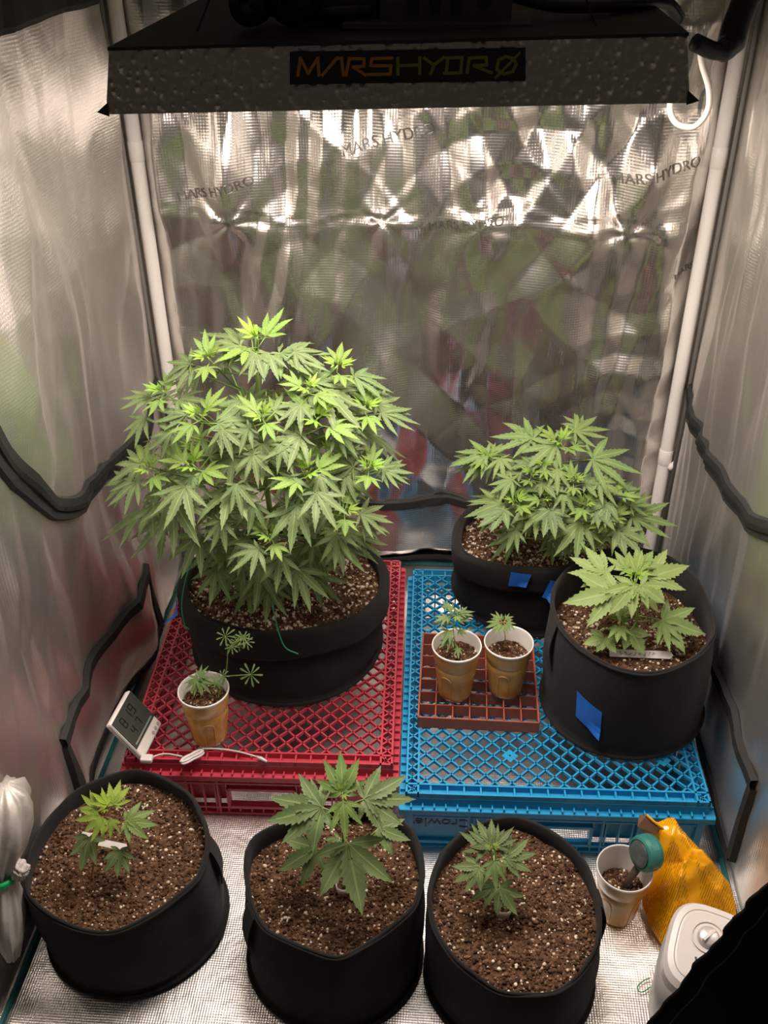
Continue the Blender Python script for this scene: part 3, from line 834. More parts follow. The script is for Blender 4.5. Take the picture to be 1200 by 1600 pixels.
def fabric_pot(label, base_c, base_r, bz, h, rim_px, soil_drop, cuff=0.0, seed=1, ncrumb=1500, nperl=620, psize=(0.0008, 0.0032), group=None, rim_scale=1.0):
    rng = np.random.default_rng(seed)
    T = thing('fabric_pot', (base_c[0], base_c[1], bz), label, 'pot', group)
    rim = resample([onz(px, py, bz + h) for px, py in rim_px])
    rc = rim.mean(0); rim = rc + (rim - rc) * rim_scale
    bc = np.array(base_c)
    base = bc + np.c_[np.cos(ANG), np.sin(ANG)] * (base_r * (1 + 0.012 * np.sin(3 * ANG + seed)))[:, None]
    def at(t, off=0.0):
        c = bc + (rc - bc) * t
        p = base + (rim - base) * t
        d = p - c; l = np.linalg.norm(d, axis=1, keepdims=True)
        wr = 0.0035 * pn(ANG * 2.2 + seed * 3, np.full(NP, t * 3.0), 70 + seed) * np.sin(math.pi * min(1, t)) + 0.006 * math.sin(math.pi * t)
        # wrap the noise seam
        w = np.clip((ANG - 5.6) / 0.68, 0, 1); wr = wr * (1 - w) + wr[0] * w
        return c + d / l * (l + wr[:, None] + off)
    zw = lambda t: bz + h * t
    ring = lambda t, off, z: np.c_[at(t, off), np.full(NP, z)]
    rw = 0.007 * pn(ANG * 1.3 + seed, ANG * 0, 90 + seed); w = np.clip((ANG - 5.4) / 0.88, 0, 1); rw = rw * (1 - w) + rw[0] * w
    st = 1 - soil_drop / h
    rings = [ring(0, -0.02, bz + 0.001), ring(0, 0.002, bz + 0.001), ring(0, 0.0045, bz + 0.006), ring(0.03, 0.0035, bz + 0.012), ring(0.045, 0, bz + 0.015)]
    for t in (0.12, 0.25, 0.4, 0.55, 0.7, 0.82, 0.92, 0.98): rings.append(ring(t, 0, zw(t)))
    for off, dz in ((0.0005, 0.0), (-0.002, 0.002), (-0.0045, 0.0)):
        r = ring(1.0, off, zw(1.0) + dz); r[:, 2] += rw; rings.append(r)
    for t in (0.9, max(0.3, st), max(0.25, st - 0.06)): rings.append(ring(t, -0.006, zw(t)))
    v, f = loft(rings)
    f.append(tuple(range(NP))[::-1])
    link('felt_body', pyd(v, f), FABRIC, T, smooth=True)
    bm = bmesh.new()                                          # stitched hem and base seam
    hem = [Vector((*p, zw(1.0) - 0.004)) for p in at(1.0, 0.0008)]
    tube(bm, hem + [hem[0]], 0.0028, seg=6, cap=False)
    link('rim_seam', mesh_of(bm), FABRIC, T, smooth=True); bm = bmesh.new()
    bs = [Vector((*p, bz + 0.008)) for p in at(0.0, 0.004)]
    tube(bm, bs + [bs[0]], 0.0045, seg=6, cap=False)
    link('base_seam', mesh_of(bm), FABRIC, T, smooth=True)
    if cuff > 0:                                              # rim rolled outwards
        tl = 1 - cuff / h; cr = []
        for t, off in ((1.0, -0.004), (1.012, 0.004), (1.0, 0.013), (0.97 * 1, 0.016), ((1 + tl) / 2, 0.013), (tl + 0.04, 0.013), (tl, 0.011), (tl - 0.01, 0.005), (tl, 0.001)):
            r = ring(min(t, 1.0), off, zw(t)); r[:, 2] += 0.004 * np.sin(ANG * 3 + seed) * (t < 0.95); cr.append(r)
        v, f = loft(cr); link('rolled_cuff', pyd(v, f), FABRIC, T, smooth=True)
    sp = at(st, -0.005)
    H = add_soil(T, sp, zw(st), rng, ncrumb, nperl, psize)
    # vertical side seam
    T['_'] = 0; del T['_']
    return T, at, zw, H
def strap(T, at, zw, ang, t0=0.98, t1=0.55, w=0.030, bulge=0.006):
    """stitched handle strap standing off the pot wall"""
    i = int(ang / (2 * math.pi) * NP) % NP; verts = []; faces = []; m = 14
    for k in range(m + 1):
        s = k / m; t = t0 + (t1 - t0) * s; off = 0.0015 + bulge * math.sin(math.pi * s)
        p = at(t, off)[i]; nx = at(t, off)[(i + 1) % NP] - at(t, off)[i - 1]; nx = nx / np.linalg.norm(nx)
        q = at(t, off + 0.0025)[i]
        for b, sd in ((p, -1), (q, -1), (q, 1), (p, 1)):
            verts.append((b[0] + nx[0] * sd * w / 2, b[1] + nx[1] * sd * w / 2, zw(t)))
    for k in range(m):
        for c in range(4):
            a = k * 4 + c; b = k * 4 + (c + 1) % 4; faces.append((a, b, b + 4, a + 4))
    faces += [(0, 1, 2, 3), tuple(m * 4 + c for c in (3, 2, 1, 0))]
    link('handle_strap', pyd(verts, faces), FABRIC, T)
def tape_on(T, at, zw, quad, lift, label, off=0.0015):
    """small tape patch on pot outer wall; quad = list of (angle, t) corners CCW; bilinear grid"""
    m = 6; verts = []; faces = []
    for a in range(m + 1):
        for b in range(m + 1):
            u, v = a / m, b / m
            c = [quad[0][k] * (1 - u) * (1 - v) + quad[1][k] * u * (1 - v) + quad[2][k] * u * v + quad[3][k] * (1 - u) * v for k in (0, 1)]
            f = c[0] / (2 * math.pi) * NP; i = int(math.floor(f)); fr = f - i
            P = at(c[1], off + lift * max(0, v - 0.72) * max(0, u - 0.5) * 8); p = P[i % NP] * (1 - fr) + P[(i + 1) % NP] * fr
            verts.append((p[0], p[1], zw(c[1])))
    for a in range(m):
        for b in range(m):
            i = a * (m + 1) + b; faces.append((i, i + 1, i + m + 2, i + m + 1))
    o = link('tape', pyd(verts, faces), TAPE, T); o['label'] = label
    return o

PI = math.pi
potFL = fabric_pot('black fabric pot with a yellow-green seedling, standing by the left foil wall and red crate', (-0.428, -0.443), 0.145, 0.0, 0.19,
    [(36, 1370), (50, 1320), (72, 1280), (120, 1232), (165, 1212), (210, 1200), (255, 1212), (300, 1242), (322, 1290), (326, 1320), (312, 1372), (250, 1422), (200, 1450), (165, 1460), (120, 1452), (75, 1432), (40, 1400)], 0.032, seed=2)
potFM = fabric_pot('black fabric pot with notched rim and dark broad-leaved seedling, between two front pots', (-0.085, -0.480), 0.138, 0.0, 0.20,
    [(381, 1350), (386, 1312), (440, 1282), (500, 1262), (560, 1256), (600, 1262), (645, 1290), (660, 1330), (664, 1370), (650, 1420), (600, 1462), (528, 1503), (470, 1482), (410, 1455), (388, 1410)], 0.038, seed=3, rim_scale=0.985)
potFR = fabric_pot('black fabric pot with a small seedling in a white collar, beside the gold cup', (0.201, -0.500), 0.130, 0.0, 0.20,
    [(667, 1400), (676, 1360), (690, 1330), (720, 1298), (760, 1280), (805, 1272), (850, 1288), (890, 1315), (920, 1350), (936, 1400), (940, 1440), (936, 1485), (905, 1530), (870, 1555), (780, 1557), (710, 1505), (675, 1450)], 0.030, seed=4, rim_scale=0.985)
potBig = fabric_pot('large black fabric pot with rolled rim on the red crate', (-0.245, 0.108), 0.190, 0.15, 0.18,
    [(288, 930), (292, 900), (315, 870), (360, 838), (440, 822), (520, 832), (575, 858), (596, 890), (596, 925), (560, 962), (500, 980), (440, 988), (370, 985), (310, 962)], 0.022, cuff=0.055, seed=5, ncrumb=1500, nperl=1500, psize=(0.0012, 0.0045))
potBack = fabric_pot('black fabric pot with rolled rim and blue tape, at the back of the blue crate', (0.262, 0.318), 0.165, 0.15, 0.20,
    [(706, 850), (712, 815), (740, 785), (800, 768), (880, 762), (960, 772), (1008, 800), (1012, 830), (985, 855), (930, 876), (870, 893), (800, 892), (745, 880), (712, 872)], 0.030, cuff=0.060, seed=6, ncrumb=1500, nperl=1500, psize=(0.0012, 0.0045), rim_scale=0.93)
potR = fabric_pot('tall black fabric pot with a blue tape patch halfway down its side', (0.419, -0.024), 0.148, 0.15, 0.225,
    [(862, 945), (866, 915), (885, 888), (930, 862), (990, 852), (1050, 868), (1090, 905), (1112, 950), (1119, 990), (1095, 1022), (1050, 1045), (1010, 1054), (955, 1042), (905, 1012), (875, 980)], 0.075, seed=8, ncrumb=1500, nperl=900, psize=(0.0012, 0.004))
for P_, angs in ((potFL, (0.15, 2.3)), (potFM, (3.75,)), (potFR, (0.1, 2.45)), (potR, (3.5,)), (potBack, (3.4,))):
    for a in angs: strap(P_[0], P_[1], P_[2], a)
# painter's tape
def ang_of(P_, q): c = P_[1](0.5).mean(0); return math.atan2(q.y - c[1], q.x - c[0]) % (2 * PI)
AQ = ang_of(potBack, onz(852, 942, 0.30))
tape_on(potR[0], potR[1], potR[2], [(4.04, 0.60), (4.35, 0.52), (4.35, 0.24), (4.04, 0.33)], 0.010, "blue painter's tape patch with a peeled corner", 0.002)
tape_on(potBack[0], potBack[1], potBack[2], [(4.21, 1.0), (4.43, 0.985), (4.42, 0.82), (4.23, 0.80)], 0.004, "blue painter's tape patch", 0.018)
tape_on(potBack[0], potBack[1], potBack[2], [(AQ - 0.03, 0.92), (AQ + 0.04, 0.90), (AQ + 0.05, 0.66), (AQ - 0.07, 0.70)], 0.02, "crumpled blue tape end", 0.019)
tape_on(potBig[0], potBig[1], potBig[2], [(3.46, 1.0), (3.56, 0.96), (3.60, 0.72), (3.42, 0.78)], 0.03, "crumpled blue tape end", 0.018)

# ------------------------------------------------------------------ leaves
def leaf_mesh(n, width, droop, seed, spat=False, spread=1.0):
    """palmate leaf, junction at origin, middle leaflet along +Y with unit length, upper side +Z"""
    rnd = random.Random(seed)
    if spat:
        angs = [360.0 * k / n + rnd.uniform(-6, 6) - 180 + 360.0 / n / 2 for k in range(n)]; lens = [rnd.uniform(0.8, 1.0) for _ in range(n)]
    else:
        half = {9: [0, 24, 50, 82, 128], 7: [0, 29, 62, 108], 5: [0, 36, 84], 3: [0, 50]}[n]
        ln = {9: [1, .96, .84, .62, .32], 7: [1, .93, .74, .42], 5: [1, .86, .56], 3: [1, .78]}[n]
        angs = [0]; lens = [1.0]
        for a, l in zip(half[1:], ln[1:]):
            for s in (-1, 1): angs.append(s * a * spread + rnd.uniform(-4, 4)); lens.append(l * rnd.uniform(0.93, 1.04))
    verts = []; faces = []; uvs = []
    teeth = 9
    for a, l in zip(angs, lens):
        th = math.radians(a); dx, dy = math.sin(th), math.cos(th); sx, sy = dy, -dx
        w = l * width * rnd.uniform(0.92, 1.08); cup = rnd.uniform(0.12, 0.30); dr = droop * rnd.uniform(0.75, 1.25); side = rnd.uniform(-0.06, 0.06)
        def P(s, x):
            if spat: prof = (s ** 0.9) * (1.0 if s < 0.8 else max(0.0, 1 - ((s - 0.8) / 0.2) ** 2 * 0.75)) * 0.9
            else: prof = (math.sin(math.pi * min(1, s) ** 0.86)) ** 1.05 * (1 - 0.12 * s) if s < 1 else 0.0
            lat = x * w * 0.5 * prof; r = s * l
            z = -dr * (r ** 1.8) + cup * abs(lat) * 1.2 + 0.02 * math.sin(7 * s + a)
            bend = side * s * s
            return (dx * r + sx * (lat + bend * l), dy * r + sy * (lat + bend * l), z)
        base = len(verts)
        rows = []
        ss = [0.0] + [(k + 0.0) / teeth for k in range(1, teeth)] + [1.0]
        for k, s in enumerate(ss):
            # outer edge: at each row a notch, between rows a forward pointing tooth
            i0 = len(verts)
            verts.append(P(s, 0)); uvs.append((0.5, s))
            if 0 < k < teeth:
                for sd in (-1, 1): verts.append(P(s, sd * (0.84 if not spat else 1.0))); uvs.append((0.5 + 0.42 * sd, s))
                rows.append((i0, i0 + 1, i0 + 2))
            else: rows.append((i0, i0, i0))
        for k in range(len(ss) - 1):
            a0, b0, c0 = rows[k]; a1, b1, c1 = rows[k + 1]
            for (e0, e1, sd) in ((b0, b1, -1), (c0, c1, 1)):
                if not spat and 0 < k < teeth - 1:
                    st = ss[k] + (ss[k + 1] - ss[k]) * 0.80
                    t = len(verts); verts.append(P(st, sd * 1.12)); uvs.append((0.5 + 0.5 * sd, st))
                    q = [a0, e0, t, e1, a1]
                elif e0 == a0: q = [a0, e1, a1]
                elif e1 == a1: q = [a0, e0, a1]
                else: q = [a0, e0, e1, a1]
                faces.append(q if sd < 0 else q[::-1])
    me = pyd(verts, faces, 'leaf')
    uvl = me.uv_layers.new(name='UVMap')
    for lp in me.loops: uvl.data[lp.index].uv = uvs[lp.vertex_index]
    me.polygons.foreach_set('use_smooth', [True] * len(me.polygons))
    me.materials.append(LEAF)
    return me
LM = {
    'fan': [leaf_mesh(7, 0.215, 0.2, s) for s in (1, 2, 3)] + [leaf_mesh(7, 0.20, 0.28, 4)],
    'broad': [leaf_mesh(5, 0.37, 0.14, s) for s in (11, 12)] + [leaf_mesh(7, 0.33, 0.16, 13)],
    'seed7': [leaf_mesh(7, 0.33, 0.14, s) for s in (21, 22, 23)],
    'young': [leaf_mesh(5, 0.25, 0.10, s, spread=0.8) for s in (31, 32, 33)],
    'bud': [leaf_mesh(3, 0.22, -0.15, s, spread=0.6) for s in (41, 42)],
    'tri': [leaf_mesh(3, 0.5, 0.1, s) for s in (51, 52)],
    'spat': [leaf_mesh(9, 0.24, 0.25, s, spat=True) for s in (61, 62)],
}
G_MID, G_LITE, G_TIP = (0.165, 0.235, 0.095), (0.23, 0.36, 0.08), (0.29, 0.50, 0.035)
def vary(c, r, k=0.12):
    f = 1 + r.uniform(-k, k); return (c[0] * f * (1 + r.uniform(-.06, .06)), c[1] * f, c[2] * f)
def mixc(a, b, t): return tuple(a[i] * (1 - t) + b[i] * t for i in range(3))

class Plant:
    def __init__(s, label, base, top, group=None, seed=0, rad=0.004, stem_mat=STEM):
        s.T = thing('cannabis_plant', base, label, 'plant', group); s.base = Vector(base); s.top = Vector(top)
        s.r = random.Random(seed); s.bm = bmesh.new(); s.rad = rad; s.stem_mat = stem_mat
        m = s.base.lerp(s.top, 0.5) + Vector((s.r.uniform(-.01, .01), s.r.uniform(-.01, .01), 0)) * (rad / 0.004)
        s.axis = spline([s.base - Vector((0, 0, 0.012)), s.base, m, s.top], 18)
        tube(s.bm, s.axis, rad, rad * 0.45, seg=7)
    def node(s, J, drop):
        """point of the main stem from which a petiole to J starts"""
        z = J.z - drop
        return min(s.axis[3:], key=lambda p: abs(p.z - z))
    def petiole(s, J, r=0.0011, drop=None, sag=0.0):
        d = (Vector((J.x, J.y, 0)) - Vector((s.base.x, s.base.y, 0))).length
        a = s.node(J, d * 0.5 if drop is None else drop)
        m = a.lerp(J, 0.55) + Vector((0, 0, -sag * d))
        tube(s.bm, spline([a, m, J], 7), r * 1.3, r, seg=5)
        return a
    def leaf(s, kind, J, Y, Nn, L, color, mesh=None):
        Y = Vector(Y).normalized(); Nn = Vector(Nn); Nn = (Nn - Y * Nn.dot(Y)).normalized(); X = Y.cross(Nn)
        me = mesh or s.r.choice(LM[kind]); fx = s.r.choice((-1, 1)) if False else 1
        o = bpy.data.objects.new('leaf', me); col.objects.link(o); o.parent = s.T
        Mx = Matrix.Identity(4)
        for i in range(3): Mx[i][0] = X[i] * L * fx; Mx[i][1] = Y[i] * L; Mx[i][2] = Nn[i] * L; Mx[i][3] = J[i] - s.base[i]
        o.matrix_basis = Mx; c = vary(color, s.r); o.color = (*c, 1)
        return o
    def leaf_px(s, kind, j, t, depth, color, n=(0, -0.45, 0.9), pet=True, L=None):
        """leaf whose junction/tip show at pixels j, t; junction on the vertical plane y = depth"""
        J = ony(*j, depth) if not isinstance(depth, Vector) else depth
        n = Vector(n).normalized(); Tp = onplane(*t, J, n); Y = Tp - J
        if pet: s.petiole(J)
        return s.leaf(kind, J, Y, n, L or Y.length, color)
    def head(s, P, size, axis=(0, -0.1, 1), tone=1.0, branch=True, layers=4, kinds=('bud', 'young', 'young', 'fan'), drop=None, br=0.0018):
        """growing tip: crossed pairs of leaves, small and upright in the middle, larger and flatter below"""
        axis = Vector(axis).normalized(); P = Vector(P)
        e1 = axis.cross(Vector((0, 1, 0.2))).normalized(); e2 = axis.cross(e1)
        a0 = s.r.uniform(0, PI)
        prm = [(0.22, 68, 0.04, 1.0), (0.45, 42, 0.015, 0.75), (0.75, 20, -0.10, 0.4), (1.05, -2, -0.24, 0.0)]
        for k in range(layers):
            l, el, dz, tp = prm[k]
            for q in range(2 if k else 3):
                a = a0 + k * PI / 2 + q * (PI if k else 2.1) + s.r.uniform(-0.25, 0.25)
                h = e1 * math.cos(a) + e2 * math.sin(a); e = math.radians(el + s.r.uniform(-10, 10))
                Y = h * math.cos(e) + axis * math.sin(e); Nn = axis * math.cos(e) - h * math.sin(e)
                pl = size * (0.05, 0.10, 0.28, 0.45)[k]
                J = P + axis * (dz * size) + h * pl
                if k >= 2: tube(s.bm, [P + axis * (dz - 0.12) * size, J], 0.0009, seg=4)
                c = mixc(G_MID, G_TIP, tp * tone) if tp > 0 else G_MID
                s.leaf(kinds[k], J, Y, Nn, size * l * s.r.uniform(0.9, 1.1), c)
        if branch:
            d = (P - s.base).xy.length; a = s.node(P, d * 0.9 if drop is None else drop)
            tube(s.bm, spline([a, a.lerp(P, 0.5) + Vector((0, 0, -0.12 * d)), P + axis * 0.0], 8), br * 1.3, br * 0.8, seg=5)
    def done(s):
        link('stem', mesh_of(s.bm), s.stem_mat, s.T, smooth=True)

# --- big bushy plant on the red crate
EC, EA = Vector((-0.262, 0.085, 0.555)), Vector((0.275, 0.215, 0.295))
H = potBig[3]
big = Plant('big bushy plant with many serrated fan leaves on the red crate', (-0.25, 0.10, float(H(-0.25, 0.10))), (-0.255, 0.09, 0.86), seed=3, rad=0.008)
def epos(p): return onellipsoid(p[0], p[1], EC, EA)
def outw(P, c, a): return Vector([(P[i] - c[i]) / a[i] ** 2 for i in range(3)]).normalized()
heads = [(402, 528, 1.0, .085), (528, 571, .9, .065), (253, 610, .8, .06), (324, 558, .7, .06), (482, 606, .9, .06), (311, 647, 1.0, .065), (571, 634, 1.0, .065),
         (497, 653, 1.0, .08), (233, 731, .9, .06), (300, 725, 1.0, .075), (480, 736, 1.0, .075), (578, 729, 1.0, .06), (539, 796, .8, .06), (422, 835, .7, .06),
         (409, 649, .7, .055), (560, 835, .6, .045), (345, 890, .25, .05), (450, 600, .6, .05), (365, 600, .5, .05), (355, 690, .5, .05), (440, 690, .5, .05), (265, 680, .5, .05), (545, 690, .5, .05)]
for x, y, tone, sz in heads:
    P = epos((x, y)); o = outw(P, EC, EA)
    if tone < 0.7: P = P.lerp(EC, 0.22)
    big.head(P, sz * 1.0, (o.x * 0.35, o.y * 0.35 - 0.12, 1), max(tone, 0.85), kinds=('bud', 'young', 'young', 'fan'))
fans = [((463, 790), (450, 862)), ((439, 868), (428, 925)), ((272, 779), (268, 868)), ((302, 744), (305, 792)), ((348, 671), (358, 697)), ((370, 757), (377, 793)),
        ((452, 744), (450, 780)), ((500, 742), (515, 790)), ((526, 675), (562, 708)), ((439, 694), (450, 718)), ((526, 835), (527, 890)), ((567, 809), (612, 828)),
        ((201, 749), (155, 780)), ((227, 653), (188, 690)), ((270, 675), (232, 698)), ((400, 552), (390, 590)), ((420, 553), (412, 592)), ((375, 540), (318, 546)),
        ((460, 550), (500, 562)), ((298, 569), (262, 562)), ((590, 632), (647, 641)), ((596, 731), (640, 742)), ((348, 814), (328, 862)), ((396, 710), (400, 732)),
        ((220, 725), (160, 752)), ((240, 790), (232, 850)), ((330, 905), (325, 950)), ((405, 905), (398, 955)), ((470, 905), (490, 955)), ((300, 845), (275, 900)), ((580, 850), (605, 850)),
        ((420, 935), (415, 975)), ((380, 850), (372, 900)), ((330, 790), (318, 838)), ((395, 790), (388, 830)), ((555, 742), (585, 775)), ((275, 640), (240, 655)), ((548, 660), (600, 672))]
for k, (j, t) in enumerate(fans):
    J = epos(j); o = outw(J, EC, EA)
    if k >= 26: J = J.lerp(EC, 0.10)
    n = Vector((o.x * 0.5, o.y * 0.45 - 0.25, 0.85)).normalized()
    Y = onplane(*t, J, n) - J; L = min(0.125, max(0.055, Y.length))
    J = J + Vector((0, 0, max(0.0, 0.345 - (J + Y.normalized() * L).z)))
    big.petiole(J, 0.0013, sag=0.05)
    big.leaf('fan', J, Y, n, L, G_MID)
rr = random.Random(11)
for k in range(70):
    a = rr.uniform(0, 2 * PI); zz = rr.uniform(-0.85, 0.8); q = math.sqrt(1 - zz * zz) * rr.uniform(0.45, 0.88)
    J = Vector((EC.x + EA.x * q * math.cos(a), EC.y + EA.y * q * math.sin(a), EC.z + EA.z * zz))
    if J.z < 0.42: J = Vector((EC.x + (J.x - EC.x) * 0.6, EC.y + (J.y - EC.y) * 0.6, J.z + 0.03))
    o = Vector((math.cos(a), math.sin(a), 0)); e = rr.uniform(-0.7, 0.0)
    Y = o * math.cos(e) + Vector((0, 0, math.sin(e))); n = Vector((0, 0, math.cos(e))) - o * math.sin(e) + Vector((rr.uniform(-.3, .3), rr.uniform(-.4, .2), 0))
    Lf = rr.uniform(0.06, 0.10); J = J + Vector((0, 0, max(0.0, 0.345 - (J + Y.normalized() * Lf).z)))
    tp_ = J + Y.normalized() * Lf
    if tp_.z < 0.48: J = J + Vector((0, max(0.0, -0.07 - tp_.y), 0)); J.x += max(0.0, -0.41 - tp_.x)
    big.petiole(J, 0.0012)
    big.leaf('fan', J, Y, n, Lf, G_MID)
big.done()

# --- plant at the back of the blue crate
H = potBack[3]
bc2, ba2 = Vector((0.285, 0.235, 0.475)), Vector((0.205, 0.14, 0.125))
bp = Plant('medium wide-leaved plant in the taped pot behind the tall pot', (0.285, 0.25, float(H(0.285, 0.25))), (0.285, 0.24, 0.585), seed=5, rad=0.006)
def epos2(p): return onellipsoid(p[0], p[1], bc2, ba2)
for x, y, tone, sz in [(877, 689, 1, .065), (760, 712, .9, .05), (805, 781, 1, .055), (854, 777, 1, .05), (897, 750, .8, .05), (952, 808, 1, .06), (962, 769, .7, .05), (830, 740, .5, .05), (915, 785, .5, .05), (850, 725, .5, .045)]:
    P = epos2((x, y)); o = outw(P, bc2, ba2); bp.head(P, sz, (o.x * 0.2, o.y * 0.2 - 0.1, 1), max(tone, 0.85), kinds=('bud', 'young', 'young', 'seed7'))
for j, t, kd in [((833, 685), (765, 672), 'fan'), ((898, 675), (955, 660), 'fan'), ((905, 668), (898, 645), 'fan'), ((868, 695), (818, 727), 'fan'), ((925, 718), (1012, 728), 'fan'), ((762, 710), (700, 724), 'fan'),
             ((782, 716), (790, 752), 'fan'), ((782, 787), (724, 806), 'fan'), ((806, 827), (788, 862), 'fan'), ((908, 815), (870, 868), 'fan'), ((960, 823), (985, 868), 'fan'), ((987, 808), (1066, 812), 'fan'), ((985, 790), (1022, 768), 'fan'),
             ((840, 800), (835, 842), 'fan'), ((880, 770), (900, 800), 'fan'), ((935, 755), (985, 772), 'fan'), ((800, 750), (762, 772), 'fan'), ((870, 735), (872, 762), 'fan'), ((930, 835), (925, 868), 'fan'), ((820, 690), (850, 655), 'fan')]:
    J = epos2(j); o = outw(J, bc2, ba2); n = Vector((o.x * 0.25, o.y * 0.3 - 0.3, 0.88)).normalized()
    Y = onplane(*t, J, n) - J; bp.petiole(J, 0.0013); bp.leaf(kd, J, Y, n, min(0.125, max(0.05, Y.length)), mixc(G_MID, G_LITE, 0.3))
for k in range(24):
    a = rr.uniform(0, 2 * PI); zz = rr.uniform(-0.9, 0.6); q = math.sqrt(1 - zz * zz) * rr.uniform(0.4, 0.85)
    J = Vector((bc2.x + ba2.x * q * math.cos(a), bc2.y + ba2.y * q * math.sin(a), bc2.z + ba2.z * zz)); o = Vector((math.cos(a), math.sin(a), 0)); e = rr.uniform(-0.5, 0.1)
    bp.petiole(J, 0.0012); bp.leaf('fan', J, o * math.cos(e) + Vector((0, 0, math.sin(e))), Vector((0, -0.2, 1)), rr.uniform(0.05, 0.08), mixc(G_MID, G_LITE, 0.3))
bp.done()

# --- plant in the tall pot on the blue crate
H = potR[3]; b = onz(990, 1003, 0.30); yb = b.y
rp = Plant('short pale green plant with broad leaves in the tall pot on the blue crate', (b.x, b.y, float(H(b.x, b.y))), ony(992, 905, yb), seed=6, rad=0.0045)
rp.head(ony(993, 900, yb), 0.055, (0, -0.2, 1), 0.9, branch=False, layers=3, kinds=('bud', 'young', 'broad', 'broad'))
rp.head(ony(969, 968, yb - 0.03), 0.045, (-0.2, -0.4, 1), 0.55, layers=3, kinds=('bud', 'young', 'seed7', 'broad'))
PG = mixc(G_MID, (0.30, 0.42, 0.13), 0.7)
for j, t, dy, n, kd in [((944, 896), (893, 868), 0.02, (0, -.5, .86), 'broad'), ((962, 927), (884, 938), -0.02, (0, -.55, .83), 'broad'), ((1013, 904), (1076, 880), 0.02, (0, -.5, .86), 'broad'),
                    ((1035, 969), (1102, 990), -0.02, (0.1, -.55, .83), 'broad'), ((1035, 969), (1050, 1015), -0.025, (0.1, -.6, .8), 'young'), ((985, 985), (1006, 1022), -0.04, (0.1, -.7, .7), 'tri'), ((944, 998), (912, 1004), -0.04, (0, -.5, .86), 'tri'), ((946, 996), (962, 1020), -0.045, (0, -.6, .8), 'tri'),
                    ((1000, 915), (1040, 940), -0.03, (0, -.6, .8), 'broad'), ((990, 915), (955, 958), -0.03, (0, -.6, .8), 'broad'), ((1000, 890), (1020, 858), 0.03, (0, -.3, .9), 'broad'), ((980, 890), (962, 858), 0.03, (0, -.3, .9), 'broad'), ((1010, 935), (1030, 955), 0.0, (0, -.5, .86), 'broad')]:
    o = rp.leaf_px(kd, j, t, yb + dy, PG, n); o.scale *= 1.06
rp.done()

# --- front seedlings
H = potFL[3]; b = onz(142, 1370, 0.158)
fl = Plant('small yellow-green seedling with crinkled leaves in the pot by the left wall', (b.x, b.y, float(H(b.x, b.y))), ony(165, 1268, b.y + 0.02), seed=8, rad=0.0028, stem_mat=STEMB)
yb = b.y
YG = (0.42, 0.60, 0.06); YG2 = mixc(G_MID, YG, 0.65)
fl.head(ony(165, 1262, yb + 0.02), 0.03, (0.1, -0.3, 1), 1.0, branch=False, layers=2, kinds=('bud', 'young', 'young', 'young'))
for j, t, dy, c, n, kd in [((177, 1257), (188, 1217), 0.03, YG2, (0, -.55, .83), 'seed7'), ((168, 1258), (142, 1236), 0.02, YG, (0, -.6, .8), 'young'), ((160, 1277), (142, 1318), 0.0, YG2, (0, -.6, .8), 'young'), ((155, 1275), (114, 1284), 0.01, YG2, (0, -.6, .8), 'young'), ((175, 1280), (172, 1312), -0.01, YG2, (0, -.6, .8), 'young'),
                       ((197, 1283), (246, 1290), 0.015, mixc(G_MID, YG, .2), (0.1, -.5, .85), 'seed7'), ((140, 1308), (126, 1352), -0.005, G_MID, (-.2, -.5, .8), 'broad'), ((187, 1328), (183, 1364), -0.005, G_MID, (.1, -.5, .8), 'broad'), ((150, 1262), (124, 1242), 0.02, YG2, (0, -.6, .8), 'young')]:
    o = fl.leaf_px(kd, j, t, yb + dy, c, n)
    if kd == 'broad': o.scale *= 1.25
fl.done()

H = potFM[3]; b = onz(538, 1385, 0.162); yb = b.y
fm = Plant('broad dark green seedling with a pale upright tip in the notched pot', (b.x, b.y, float(H(b.x, b.y))), ony(536, 1248, yb), seed=9, rad=0.0032)
fm.head(ony(535, 1238, yb + 0.005), 0.035, (0, -0.3, 1), 0.7, branch=False, layers=2)
DK = tuple(v * 1.22 for v in G_MID)
for j, t, dy, c, n, kd in [((535, 1238), (533, 1180), 0.015, mixc(G_MID, G_LITE, .6), (0, -.75, .65), 'seed7'), ((536, 1252), (541, 1308), -0.01, mixc(G_MID, G_LITE, .8), (0, -.55, .83), 'young'),
                       ((503, 1262), (421, 1284), 0.0, DK, (-.12, -.5, .85), 'seed7'), ((500, 1255), (484, 1219), 0.03, DK, (-.1, -.4, .9), 'young'), ((569, 1249), (643, 1248), 0.0, DK, (.12, -.5, .85), 'seed7'), ((496, 1326), (438, 1356), 0.0, DK, (-.2, -.5, .8), 'broad'), ((591, 1295), (637, 1312), 0.03, DK, (.15, -.5, .85), 'broad'),
                       ((544, 1318), (561, 1420), -0.03, DK, (0, -.6, .8), 'broad'), ((530, 1310), (515, 1340), 0.03, DK, (0, -.5, .85), 'broad')]:
    o = fm.leaf_px(kd, j, t, yb + dy, c, n); o.scale *= 1.12
fm.done()

